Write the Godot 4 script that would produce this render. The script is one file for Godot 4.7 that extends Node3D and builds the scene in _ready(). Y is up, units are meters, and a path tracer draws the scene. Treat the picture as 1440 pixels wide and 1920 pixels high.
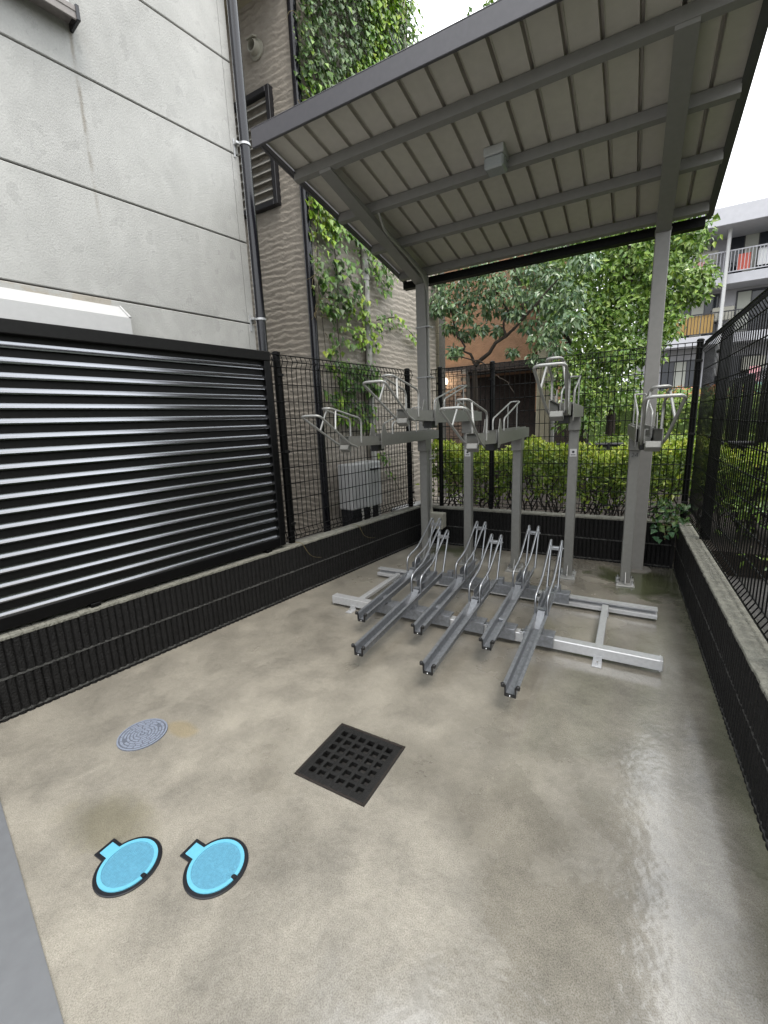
extends Node3D

# ---------------------------------------------------------------- mesh builder
class MB:
	var v := PackedVector3Array()
	var n := PackedVector3Array()
	var uv := PackedVector2Array()
	var uv2 := PackedVector2Array()
	var col := PackedColorArray()
	var idx := PackedInt32Array()
	var c := Color(1, 1, 1)
	func tri(a: Vector3, b: Vector3, d: Vector3, nn: Vector3, ua := Vector2.ZERO, ub := Vector2.ZERO, ud := Vector2.ZERO) -> void:
		var k := v.size()
		if (b - a).cross(d - a).dot(nn) > 0.0:
			v.append(a); v.append(d); v.append(b)
			uv.append(ua); uv.append(ud); uv.append(ub)
		else:
			v.append(a); v.append(b); v.append(d)
			uv.append(ua); uv.append(ub); uv.append(ud)
		for i in 3:
			n.append(nn); col.append(c); idx.append(k + i)
	func quad(a: Vector3, b: Vector3, d: Vector3, e: Vector3, nn: Vector3, ua := Vector2.ZERO, ub := Vector2.ZERO, ud := Vector2.ZERO, ue := Vector2.ZERO) -> void:
		tri(a, b, d, nn, ua, ub, ud)
		tri(a, d, e, nn, ua, ud, ue)
	func fquad(a: Vector3, b: Vector3, d: Vector3, e: Vector3, out: Vector3) -> void:
		var nn := (b - a).cross(e - a).normalized()
		if nn.dot(out) < 0.0:
			nn = -nn
		quad(a, b, d, e, nn)
	func box(ctr: Vector3, size: Vector3, bs := Basis(), ch := 0.0) -> void:
		var h := size * 0.5
		ch = minf(ch, minf(h.x, minf(h.y, h.z)) * 0.9)
		for k in 3:
			var i := (k + 1) % 3
			var j := (k + 2) % 3
			for s in [-1.0, 1.0]:
				var q := []
				for st in [[-1, -1], [1, -1], [1, 1], [-1, 1]]:
					var p := Vector3()
					p[k] = s * h[k]
					p[i] = st[0] * (h[i] - ch)
					p[j] = st[1] * (h[j] - ch)
					q.append(ctr + bs * p)
				var nn := Vector3()
				nn[k] = s
				quad(q[0], q[1], q[2], q[3], bs * nn)
			if ch > 0.0:
				for si in [-1.0, 1.0]:
					for sj in [-1.0, 1.0]:
						var q2 := []
						for e in [[0, -1.0], [0, 1.0], [1, 1.0], [1, -1.0]]:
							var p := Vector3()
							p[k] = e[1] * (h[k] - ch)
							p[i] = si * (h[i] if e[0] == 0 else h[i] - ch)
							p[j] = sj * (h[j] - ch if e[0] == 0 else h[j])
							q2.append(ctr + bs * p)
						var nn2 := Vector3()
						nn2[i] = si
						nn2[j] = sj
						quad(q2[0], q2[1], q2[2], q2[3], (bs * nn2).normalized())
		if ch > 0.0:
			for sx in [-1.0, 1.0]:
				for sy in [-1.0, 1.0]:
					for sz in [-1.0, 1.0]:
						var s3 := Vector3(sx, sy, sz)
						var q3 := []
						for k in 3:
							var p := s3 * (h - Vector3.ONE * ch)
							p[k] = s3[k] * h[k]
							q3.append(ctr + bs * p)
						tri(q3[0], q3[1], q3[2], (bs * s3).normalized())
	func bar(a: Vector3, b: Vector3, w: float, h: float, up := Vector3.UP, ch := 0.0) -> void:
		var z := (b - a).normalized()
		var x := up.cross(z).normalized()
		var y := z.cross(x)
		box((a + b) * 0.5, Vector3(w, h, a.distance_to(b)), Basis(x, y, z), ch)
	func tube(path: Array, r: float, sides := 8, r2 := -1.0, caps := true, closed := false) -> void:
		var m := path.size()
		if r2 < 0.0:
			r2 = r
		var ref := Vector3.UP
		var rings := []
		var prev := Vector3.ZERO
		for i in m:
			var t: Vector3
			if closed:
				t = path[(i + 1) % m] - path[(i - 1 + m) % m]
			elif i == 0:
				t = path[1] - path[0]
			elif i == m - 1:
				t = path[m - 1] - path[m - 2]
			else:
				t = (path[i + 1] - path[i]).normalized() + (path[i] - path[i - 1]).normalized()
			t = t.normalized()
			if i == 0:
				if absf(t.y) > 0.9:
					ref = Vector3.RIGHT
				prev = (ref - t * ref.dot(t)).normalized()
			else:
				prev = (prev - t * prev.dot(t)).normalized()
			var bx := t.cross(prev)
			var rr: float = lerpf(r, r2, float(i) / maxf(1, m - 1))
			var ring := []
			for k in sides:
				var a := TAU * k / sides
				var d := prev * cos(a) + bx * sin(a)
				ring.append([path[i] + d * rr, d])
			rings.append(ring)
		var last := m if closed else m - 1
		for i in last:
			var i2 := (i + 1) % m
			var base := v.size()
			for k in sides + 1:
				for q in [i, i2]:
					var e: Array = rings[q][k % sides]
					v.append(e[0]); n.append(e[1]); uv.append(Vector2.ZERO); col.append(c)
			for k in sides:
				var a := base + k * 2
				var nn: Vector3 = n[a]
				if (v[a + 1] - v[a]).cross(v[a + 2] - v[a]).dot(nn) > 0.0:
					idx.append_array(PackedInt32Array([a, a + 2, a + 1, a + 1, a + 2, a + 3]))
				else:
					idx.append_array(PackedInt32Array([a, a + 1, a + 2, a + 1, a + 3, a + 2]))
		if caps and not closed:
			for e in [0, m - 1]:
				var t2: Vector3 = (path[1] - path[0]) if e == 0 else (path[m - 2] - path[m - 1])
				t2 = -t2.normalized()
				for k in sides:
					tri(path[e], rings[e][k][0], rings[e][(k + 1) % sides][0], t2)
	# closed 2D profile (x, y) extruded along local z from z0 to z1 in the frame f
	func extrude(prof: PackedVector2Array, z0: float, z1: float, f := Transform3D(), caps := true) -> void:
		var m := prof.size()
		var area := 0.0
		for i in m:
			area += prof[i].cross(prof[(i + 1) % m])
		for i in m:
			var a := prof[i]
			var b := prof[(i + 1) % m]
			var e := (b - a).normalized()
			var nn := Vector3(e.y, -e.x, 0) * signf(area)
			quad(f * Vector3(a.x, a.y, z0), f * Vector3(b.x, b.y, z0), f * Vector3(b.x, b.y, z1), f * Vector3(a.x, a.y, z1), f.basis * nn)
		if caps:
			var t := Geometry2D.triangulate_polygon(prof)
			for i in range(0, t.size(), 3):
				for zz in [z0, z1]:
					var nn := f.basis * Vector3(0, 0, signf(zz - (z0 + z1) * 0.5))
					tri(f * Vector3(prof[t[i]].x, prof[t[i]].y, zz), f * Vector3(prof[t[i + 1]].x, prof[t[i + 1]].y, zz), f * Vector3(prof[t[i + 2]].x, prof[t[i + 2]].y, zz), nn)
	func lathe(prof: Array, f := Transform3D(), sides := 24) -> void:
		for i in prof.size() - 1:
			var a: Vector2 = prof[i]
			var b: Vector2 = prof[i + 1]
			var e := (b - a).normalized()
			var nn := Vector2(e.y, -e.x)
			for k in sides:
				var t0 := TAU * k / sides
				var t1 := TAU * (k + 1) / sides
				var tm := (t0 + t1) * 0.5
				quad(f * Vector3(a.x * cos(t0), a.y, a.x * sin(t0)), f * Vector3(b.x * cos(t0), b.y, b.x * sin(t0)), f * Vector3(b.x * cos(t1), b.y, b.x * sin(t1)), f * Vector3(a.x * cos(t1), a.y, a.x * sin(t1)), f.basis * Vector3(nn.x * cos(tm), nn.y, nn.x * sin(tm)))
	func ball(ctr: Vector3, r: float, sides := 8) -> void:
		var prof := []
		for i in sides + 1:
			var a := -PI / 2 + PI * i / sides
			prof.append(Vector2(cos(a) * r, sin(a) * r))
		lathe(prof, Transform3D(Basis(), ctr), sides * 2)
	func leaf(p: Vector3, dir: Vector3, nrm: Vector3, ln: float, wd: float) -> void:
		var side := dir.cross(nrm).normalized()
		var tip := p + dir * ln - nrm * ln * 0.12
		var m1 := p + dir * ln * 0.42 - nrm * ln * 0.04
		var l1 := p + dir * ln * 0.35 + side * wd * 0.5 + nrm * wd * 0.16
		var r1 := p + dir * ln * 0.35 - side * wd * 0.5 + nrm * wd * 0.16
		for q in [[p, l1, m1], [m1, l1, tip], [p, m1, r1], [m1, tip, r1]]:
			var nn: Vector3 = (q[1] - q[0]).cross(q[2] - q[0]).normalized()
			if nn.dot(nrm) < 0.0:
				nn = -nn
			tri(q[0], q[1], q[2], nn)
	func mesh() -> ArrayMesh:
		var a := []
		a.resize(Mesh.ARRAY_MAX)
		a[Mesh.ARRAY_VERTEX] = v
		a[Mesh.ARRAY_NORMAL] = n
		a[Mesh.ARRAY_TEX_UV] = uv
		if uv2.size() == v.size():
			a[Mesh.ARRAY_TEX_UV2] = uv2
		a[Mesh.ARRAY_COLOR] = col
		a[Mesh.ARRAY_INDEX] = idx
		var m := ArrayMesh.new()
		m.add_surface_from_arrays(Mesh.PRIMITIVE_TRIANGLES, a)
		return m

# ---------------------------------------------------------------- scene helpers
var rng := RandomNumberGenerator.new()
var M := {}
var used := {}
const TL := 1.42981      # turn of everything that runs along the left wall
const TR := -1.5430      # turn of everything that runs along the right wall

func Lw(u: float, y: float, s: float) -> Vector3:
	return Vector3(u * 0.140523 + s * 0.990077, y, -u * 0.990077 + s * 0.140523)

func numbered(called: String) -> String:
	if not used.has(called):
		used[called] = 0
		return called
	used[called] += 1
	return "%s_%03d" % [called, used[called]]

func tag(o: Node, label: String, category: String, group := "") -> Node:
	o.set_meta("label", label)
	o.set_meta("category", category)
	if group != "":
		o.set_meta("group", group)
	return o

func thing(called: String, label: String, category: String, at := Vector3.ZERO, turn := 0.0, group := "") -> Node3D:
	var o := Node3D.new()
	o.name = numbered(called)
	add_child(o, true)
	o.position = at
	o.rotation.y = turn
	tag(o, label, category, group)
	return o

func part(parent: Node, called: String, mb: MB, mat: Material, label := "") -> MeshInstance3D:
	return pmesh(parent, called, mb.mesh(), mat, Vector3.ZERO, label)

func pmesh(parent: Node, called: String, mesh: Mesh, mat: Material, at := Vector3.ZERO, label := "") -> MeshInstance3D:
	var o := MeshInstance3D.new()
	o.name = called if parent != self else numbered(called)
	o.mesh = mesh
	o.material_override = mat
	o.position = at
	parent.add_child(o, true)
	if label != "":
		o.set_meta("label", label)
	return o

func struct(called: String, mb: MB, mat: Material) -> MeshInstance3D:
	var o := part(self, called, mb, mat)
	o.set_meta("kind", "structure")
	return o

func lin(r: float, g: float, b: float) -> Color:
	return Color(r, g, b).linear_to_srgb()

func noise_tex(freq: float, lo: Color, hi: Color, oct := 5, sd := 1, size := 512, mid = null) -> NoiseTexture2D:
	var t := NoiseTexture2D.new()
	var f := FastNoiseLite.new()
	f.noise_type = FastNoiseLite.TYPE_SIMPLEX_SMOOTH
	f.frequency = freq
	f.fractal_octaves = oct
	f.seed = sd
	t.noise = f
	t.width = size
	t.height = size
	t.seamless = true
	var g := Gradient.new()
	g.set_color(0, lo)
	g.set_color(1, hi)
	if mid != null:
		g.add_point(0.5, mid)
	t.color_ramp = g
	return t

func bump_tex(freq: float, strength: float, sd := 2, size := 512) -> NoiseTexture2D:
	var t := NoiseTexture2D.new()
	var f := FastNoiseLite.new()
	f.noise_type = FastNoiseLite.TYPE_SIMPLEX_SMOOTH
	f.frequency = freq
	f.fractal_octaves = 4
	f.seed = sd
	t.noise = f
	t.width = size
	t.height = size
	t.seamless = true
	t.as_normal_map = true
	t.bump_strength = strength
	return t

func mat(col: Color, rough := 0.6, metal := 0.0) -> StandardMaterial3D:
	var m := StandardMaterial3D.new()
	m.albedo_color = col
	m.roughness = rough
	m.metallic = metal
	return m

# world-space mottled material; dv is the relative spread of tone
func mottled(r: float, g: float, b: float, dv: float, scale: float, rough := 0.6, metal := 0.0, bump := 0.0, sd := 1, freq := 0.02) -> StandardMaterial3D:
	var m := mat(Color(1, 1, 1), rough, metal)
	m.albedo_texture = noise_tex(freq, lin(r * (1 - dv), g * (1 - dv), b * (1 - dv)), lin(r * (1 + dv), g * (1 + dv), b * (1 + dv)), 5, sd)
	m.uv1_triplanar = true
	m.uv1_world_triplanar = true
	m.uv1_scale = Vector3.ONE * scale
	if bump > 0.0:
		m.normal_enabled = true
		m.normal_texture = bump_tex(0.08, bump, sd + 7)
	return m

func fillet(p: Array, r: float, seg := 4) -> Array:
	var out := [p[0]]
	for i in range(1, p.size() - 1):
		var a: Vector3 = p[i - 1]
		var b: Vector3 = p[i]
		var c: Vector3 = p[i + 1]
		var rr: float = minf(r, minf(a.distance_to(b), b.distance_to(c)) * 0.48)
		var s := b + (a - b).normalized() * rr
		var e := b + (c - b).normalized() * rr
		for k in seg + 1:
			var t := float(k) / seg
			out.append(s.lerp(b, t).lerp(b.lerp(e, t), t))
	out.append(p[p.size() - 1])
	return out

func R(a: float, b: float) -> float:
	return rng.randf_range(a, b)

func rdir() -> Vector3:
	return Vector3(rng.randfn(), rng.randfn(), rng.randfn()).normalized()

# ---------------------------------------------------------------- build
func _ready() -> void:
	rng.seed = 20240611
	camera_and_light()
	materials()
	ground()
	block_walls()
	concrete_building()
	siding_building()
	orange_building()
	apartment()
	shelter()
	louvre()
	fences()
	lower_racks()
	upper_racks()
	floor_fittings()
	small_things()
	vegetation()

func camera_and_light() -> void:
	var cam := Camera3D.new()
	cam.name = "camera"
	cam.position = Vector3(0, 1.4, 0)
	cam.rotation_degrees = Vector3(-11.573, 30.201, -2.337)
	cam.fov = 99.655
	cam.near = 0.05
	cam.far = 600.0
	cam.current = true
	add_child(cam)
	var we := WorldEnvironment.new()
	we.name = "world_environment"
	var env := Environment.new()
	var sk := Sky.new()
	var sm := ProceduralSkyMaterial.new()
	sm.sky_top_color = Color(0.97, 0.985, 1.0)
	sm.sky_horizon_color = Color(0.60, 0.608, 0.615)
	sm.sky_curve = 0.6
	sm.ground_bottom_color = Color(0.35, 0.35, 0.33)
	sm.ground_horizon_color = Color(0.6, 0.6, 0.6)
	sm.energy_multiplier = 1.8
	sk.sky_material = sm
	env.background_mode = Environment.BG_SKY
	env.sky = sk
	env.background_energy_multiplier = 1.0
	env.tonemap_mode = Environment.TONE_MAPPER_LINEAR
	env.tonemap_exposure = 2.7
	env.sdfgi_enabled = true
	env.ssao_enabled = true
	env.ssil_enabled = true
	we.environment = env
	add_child(we)
	var sun := DirectionalLight3D.new()
	sun.name = "sun"
	sun.light_energy = 0.3
	sun.light_angular_distance = 25.0
	sun.light_color = Color(1.0, 0.98, 0.95)
	sun.shadow_enabled = true
	sun.rotation_degrees = Vector3(-62, 55, 0)
	add_child(sun)

func materials() -> void:
	M.block = mottled(0.0077, 0.0074, 0.0074, 0.45, 1.7, 0.75, 0.0, 5.0, 11)
	M.block.metallic_specular = 0.35
	M.mortar = mottled(0.062, 0.062, 0.0589, 0.6, 2.0, 0.9, 0.0, 4.0, 12)
	M.cap = mottled(0.186, 0.1829, 0.155, 0.35, 1.3, 0.85, 0.0, 5.0, 13)
	M.black = mottled(0.0022, 0.0022, 0.0025, 0.3, 3.0, 0.4, 0.0, 0.0, 14)
	M.black.metallic_specular = 0.3
	M.black_matte = mottled(0.0043, 0.0043, 0.0043, 0.5, 3.0, 0.6, 0.0, 0.0, 15)
	M.black_matte.metallic_specular = 0.35
	M.slat = mat(lin(0.22, 0.225, 0.24), 0.24, 1.0)
	M.shelter = mottled(0.215, 0.209, 0.198, 0.06, 1.5, 0.5, 0.0, 0.0, 16)
	M.roof = mottled(0.52, 0.49, 0.44, 0.06, 1.2, 0.55, 0.0, 0.0, 17)
	M.fascia = mottled(0.0713, 0.0694, 0.0775, 0.08, 2.0, 0.5, 0.0, 0.0, 18)
	M.rack = mottled(0.1674, 0.1662, 0.155, 0.08, 2.0, 0.42, 0.15, 0.0, 19)
	M.hoop = mottled(0.315, 0.315, 0.3038, 0.06, 3.0, 0.36, 0.4, 0.0, 20)
	M.track = mottled(0.21, 0.22, 0.238, 0.25, 3.0, 0.38, 0.55, 0.0, 21)
	M.galv = mottled(0.46, 0.465, 0.475, 0.10, 3.0, 0.33, 0.45, 0.0, 22)
	M.steel_tube = mottled(0.34, 0.35, 0.37, 0.12, 3.0, 0.28, 0.9, 0.0, 23)
	M.rubber = mat(lin(0.0074, 0.0074, 0.0081), 0.5)
	M.bolt = mat(lin(0.75, 0.76, 0.78), 0.25, 1.0)
	M.conduit = mottled(0.2604, 0.2542, 0.2294, 0.05, 2.0, 0.5)
	M.box = mottled(0.3224, 0.31, 0.2604, 0.05, 2.0, 0.5)
	M.white = mottled(0.45, 0.45, 0.45, 0.04, 2.0, 0.45)
	M.plastic = mottled(0.434, 0.441, 0.434, 0.05, 4.0, 0.4)
	M.lens = mottled(0.31, 0.3286, 0.3286, 0.05, 4.0, 0.25)
	M.navy = mottled(0.0074, 0.0074, 0.0112, 0.2, 2.0, 0.22)
	M.siding = mottled(0.33, 0.298, 0.258, 0.16, 0.9, 0.75, 0.0, 2.0, 24)
	M.cream = mottled(0.3224, 0.2914, 0.2108, 0.10, 0.8, 0.75, 0.0, 2.0, 25)
	M.pipe_white = mottled(0.341, 0.3348, 0.31, 0.06, 1.0, 0.45)
	M.orange = mottled(0.25, 0.14, 0.078, 0.14, 0.6, 0.8, 0.0, 2.0, 26)
	M.brown = mottled(0.031, 0.0205, 0.0161, 0.35, 0.7, 0.8, 0.0, 3.0, 27)
	M.brick = mottled(0.1488, 0.1054, 0.0806, 0.25, 1.4, 0.85, 0.0, 3.0, 28)
	M.apt = mottled(0.32, 0.315, 0.335, 0.08, 0.3, 0.8, 0.0, 0.0, 29)
	M.apt_light = mottled(0.42, 0.42, 0.45, 0.05, 0.3, 0.7, 0.0, 0.0, 30)
	M.glass_dark = mat(lin(0.0186, 0.0217, 0.0279), 0.08)
	M.curtain = mat(lin(0.341, 0.3472, 0.31), 0.8)
	M.frame_dark = mat(lin(0.0124, 0.0124, 0.0155), 0.4)
	M.panel_yellow = mat(lin(0.434, 0.2666, 0.0806), 0.6)
	M.soil = mottled(0.031, 0.0236, 0.0174, 0.5, 1.5, 0.95, 0.0, 8.0, 31)
	M.earth = mottled(0.0992, 0.093, 0.0868, 0.3, 0.5, 0.9, 0.0, 3.0, 32)
	M.bark = mottled(0.0372, 0.0279, 0.0211, 0.45, 6.0, 0.9, 0.0, 8.0, 33)
	M.stem = mottled(0.124, 0.0992, 0.0434, 0.3, 5.0, 0.8, 0.0, 0.0, 34)
	M.path = mottled(0.125, 0.13, 0.138, 0.07, 1.6, 0.6, 0.0, 0.0, 35)
	M.iron = mottled(0.01, 0.0098, 0.0095, 0.35, 4.0, 0.5, 0.3, 4.0, 36)
	M.rust = mottled(0.022, 0.016, 0.013, 0.5, 5.0, 0.8, 0.2, 5.0, 37)
	M.pit = mottled(0.14, 0.132, 0.118, 0.3, 2.0, 0.85, 0.0, 4.0, 42)
	M.lid_blue = mottled(0.11, 0.37, 0.5, 0.05, 6.0, 0.45, 0.0, 0.0, 38)
	M.lid_blue_inner = mottled(0.085, 0.26, 0.37, 0.14, 6.0, 0.55, 0.0, 0.0, 39)
	M.lid_black = mottled(0.005, 0.0056, 0.0087, 0.2, 4.0, 0.45)
	M.lid_grey = mottled(0.2046, 0.2294, 0.2852, 0.14, 6.0, 0.5)
	M.lid_grey_dark = mottled(0.1054, 0.1178, 0.1488, 0.2, 6.0, 0.6)
	M.stone = mottled(0.1364, 0.1302, 0.1178, 0.25, 2.0, 0.85, 0.0, 4.0, 40)
	M.hedge_core = mottled(0.09, 0.14, 0.035, 0.5, 3.0, 0.9, 0.0, 6.0, 41)
	M.leaf_gloss = leafmat(0.2, Color(0.30, 0.42, 0.10))
	M.leaf_soft = leafmat(0.42, Color(0.48, 0.62, 0.10))

func leafmat(rough: float, back: Color) -> StandardMaterial3D:
	var m := mat(Color(1, 1, 1), rough)
	m.vertex_color_use_as_albedo = true
	m.backlight_enabled = true
	m.backlight = back
	m.cull_mode = BaseMaterial3D.CULL_DISABLED
	return m

# ---------------------------------------------------------------- ground
func noise_bytes(freq: float, oct: int, sd: int, w: int, h: int) -> PackedByteArray:
	var f := FastNoiseLite.new()
	f.noise_type = FastNoiseLite.TYPE_SIMPLEX_SMOOTH
	f.frequency = freq
	f.fractal_octaves = oct
	f.seed = sd
	return f.get_image(w, h, false, false, false).get_data()

func warped_bytes(freq: float, sd: int, w: int, h: int) -> PackedByteArray:
	var f := FastNoiseLite.new()
	f.noise_type = FastNoiseLite.TYPE_SIMPLEX_SMOOTH
	f.frequency = freq
	f.fractal_octaves = 5
	f.seed = sd
	f.domain_warp_enabled = true
	f.domain_warp_amplitude = 90.0
	f.domain_warp_frequency = 0.006
	return f.get_image(w, h, false, false, false).get_data()

func blob(px: float, pz: float, x: float, z: float, rx: float, rz: float) -> float:
	var d := Vector2((px - x) / rx, (pz - z) / rz).length()
	return clampf(1.0 - d, 0.0, 1.0)

func concrete_material() -> StandardMaterial3D:
	var w := 1024
	var h := 1536
	var big := warped_bytes(0.0035, 5, w, h)
	var mid := warped_bytes(0.013, 6, w, h)
	var fine := noise_bytes(0.12, 3, 7, w, h)
	var wetn := noise_bytes(0.006, 5, 8, w, h)
	var streak := noise_bytes(0.02, 4, 9, w, h)
	var rip := noise_bytes(0.035, 3, 10, w, h)
	var alb := PackedByteArray()
	alb.resize(w * h * 3)
	var rgh := PackedByteArray()
	rgh.resize(w * h)
	var wetmap := PackedByteArray()
	wetmap.resize(w * h)
	var hgt := PackedByteArray()
	hgt.resize(w * h)
	for j in h:
		var z := -4.7 + 6.0 * j / h
		for i in w:
			var x := -3.3 + 4.0 * i / w
			var k := j * w + i
			var a := big[k] / 255.0 - 0.5
			var b := mid[k] / 255.0 - 0.5
			var f := fine[k] / 255.0 - 0.5
			var wn := wetn[k] / 255.0 - 0.5
			var st := streak[k] / 255.0 - 0.5
			var rp := rip[k] / 255.0 - 0.5
			var t := 1.0 + a * 0.45 + b * 0.62 + f * 0.22 + st * 0.22
			# thin trowel marks and scuffs: pale where the warped noise crosses its middle
			if absf(b) < 0.010:
				t += 0.08 * smoothstep(-0.1, 0.2, st)
			var r := 0.302 * t
			var g := 0.283 * t
			var bl := 0.243 * t
			# old damp stains, moss at the posts, rust bleed at the small cover
			var damp := 0.0
			damp = maxf(damp, blob(x, z, -1.60, -0.62, 0.27, 0.17))
			if damp > 0.0:
				var q := smoothstep(0.10, 0.75, damp + b * 0.8 + a * 0.3)
				r *= 1.0 - 0.34 * q
				g *= 1.0 - 0.35 * q
				bl *= 1.0 - 0.44 * q
			var moss := maxf(blob(x, z, 0.08, -4.15, 0.42, 0.36), blob(x, z, 0.10, -3.85, 0.34, 0.26) * 0.9)
			moss = maxf(moss, blob(x, z, -1.75, -4.35, 0.5, 0.3) * 0.6)
			if moss > 0.0:
				var q := smoothstep(0.10, 0.55, moss + b * 0.9 + st * 0.5)
				r *= 1.0 - 0.70 * q
				g *= 1.0 - 0.64 * q
				bl *= 1.0 - 0.80 * q
			var rust := blob(x, z, -1.80, -1.08, 0.13, 0.07)
			if rust > 0.0:
				var q := smoothstep(0.15, 0.6, rust + b * 0.8)
				g *= 1.0 - 0.08 * q
				bl *= 1.0 - 0.26 * q
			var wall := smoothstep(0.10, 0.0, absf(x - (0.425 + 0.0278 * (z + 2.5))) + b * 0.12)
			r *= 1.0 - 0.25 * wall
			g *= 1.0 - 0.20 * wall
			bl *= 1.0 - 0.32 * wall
			# standing film of rain water
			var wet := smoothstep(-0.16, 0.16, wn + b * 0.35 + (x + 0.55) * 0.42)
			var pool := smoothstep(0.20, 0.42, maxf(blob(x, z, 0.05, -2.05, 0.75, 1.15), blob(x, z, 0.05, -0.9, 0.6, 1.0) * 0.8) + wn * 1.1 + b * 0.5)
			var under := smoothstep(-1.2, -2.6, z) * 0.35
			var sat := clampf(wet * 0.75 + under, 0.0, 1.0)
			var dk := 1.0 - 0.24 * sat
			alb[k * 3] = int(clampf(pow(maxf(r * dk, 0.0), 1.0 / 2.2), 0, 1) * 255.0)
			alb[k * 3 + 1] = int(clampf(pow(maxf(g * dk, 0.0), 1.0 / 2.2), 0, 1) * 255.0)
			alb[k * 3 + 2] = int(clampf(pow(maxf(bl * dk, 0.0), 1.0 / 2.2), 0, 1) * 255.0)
			var ro := lerpf(0.46, 0.24, sat) + b * 0.10 + f * 0.04
			ro = lerpf(ro, 0.17, pool)
			wetmap[k] = int(clampf(wet * 0.75 + pool * 0.5 + f * 0.2, 0.0, 1.0) * 255.0)
			rgh[k] = int(clampf(ro, 0.05, 0.9) * 255.0)
			hgt[k] = int(clampf(0.5 + b * 0.25 + f * lerpf(0.34, 0.22, pool) + rp * lerpf(0.25, 0.48, pool), 0, 1) * 255.0)
	var m := mat(Color(1, 1, 1), 1.0)
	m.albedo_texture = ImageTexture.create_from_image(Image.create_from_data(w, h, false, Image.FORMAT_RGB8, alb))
	var ri := Image.create_from_data(w, h, false, Image.FORMAT_L8, rgh)
	m.roughness_texture = ImageTexture.create_from_image(ri)
	m.roughness_texture_channel = BaseMaterial3D.TEXTURE_CHANNEL_GRAYSCALE
	var hi := Image.create_from_data(w, h, false, Image.FORMAT_L8, hgt)
	hi.convert(Image.FORMAT_RGBA8)
	hi.bump_map_to_normal_map(1.6)
	m.normal_enabled = true
	m.normal_texture = ImageTexture.create_from_image(hi)
	m.normal_scale = 0.45
	m.detail_enabled = true
	m.detail_blend_mode = BaseMaterial3D.BLEND_MODE_MUL
	m.detail_uv_layer = BaseMaterial3D.DETAIL_UV_2
	var grit := noise_tex(0.16, lin(0.30, 0.28, 0.25), lin(1.0, 1.0, 1.0), 4, 61, 1024)
	grit.color_ramp.add_point(0.28, lin(0.62, 0.60, 0.57))
	grit.color_ramp.add_point(0.55, lin(0.80, 0.79, 0.77))
	grit.color_ramp.add_point(0.75, lin(0.92, 0.91, 0.90))
	m.detail_albedo = grit
	m.metallic_specular = 0.62
	m.clearcoat_enabled = true
	m.clearcoat = 1.0
	m.clearcoat_roughness = 0.17
	m.clearcoat_texture = ImageTexture.create_from_image(Image.create_from_data(w, h, false, Image.FORMAT_L8, wetmap))
	return m

func ground() -> void:
	var g := MB.new()
	g.quad(Vector3(-300, -0.06, -400), Vector3(300, -0.06, -400), Vector3(300, -0.06, 200), Vector3(-300, -0.06, 200), Vector3.UP)
	struct("ground", g, M.earth)
	var y := MB.new()
	var fuv := func(p: Vector3) -> Vector2: return Vector2((p.x + 3.3) / 4.0, (p.z + 4.7) / 6.0)
	var rect := func(x0: float, x1: float, z0: float, z1: float) -> void:
		var a := Vector3(x0, 0, z0)
		var b := Vector3(x1, 0, z0)
		var c := Vector3(x1, 0, z1)
		var d := Vector3(x0, 0, z1)
		y.quad(a, b, c, d, Vector3.UP, fuv.call(a), fuv.call(b), fuv.call(c), fuv.call(d))
	rect.call(-3.3, -1.132, -4.7, 1.3)
	rect.call(-0.788, 0.7, -4.7, 1.3)
	rect.call(-1.132, -0.788, -4.7, -1.462)
	rect.call(-1.132, -0.788, -1.116, 1.3)
	for p in y.v:
		y.uv2.append(Vector2(p.x, p.z) / 0.83)
	struct("concrete_pavement", y, concrete_material())
	# the grey coated path that meets the yard at a slant
	var pm := MB.new()
	var a := Vector3(-3.3, 0.004, -0.738)
	var b := Vector3(-0.2, 0.004, -0.065)
	pm.quad(a, b, Vector3(-0.2, 0.004, 3.0), Vector3(-3.3, 0.004, 3.0), Vector3.UP)
	struct("path", pm, M.path)
	# planting soil behind the back wall, paved strip behind the left wall
	var s := MB.new()
	s.box(Vector3(1.0, 0.05, -6.9), Vector3(14.0, 0.22, 4.4))
	struct("planting_bed", s, M.soil)
	var c2 := MB.new()
	c2.box(Vector3(2.4, 0.10, -3.28), Vector3(8.0, 0.22, 0.6), Basis(), 0.0)
	var o := struct("paved_strip", c2, M.stone)
	o.rotation.y = TL

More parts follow.
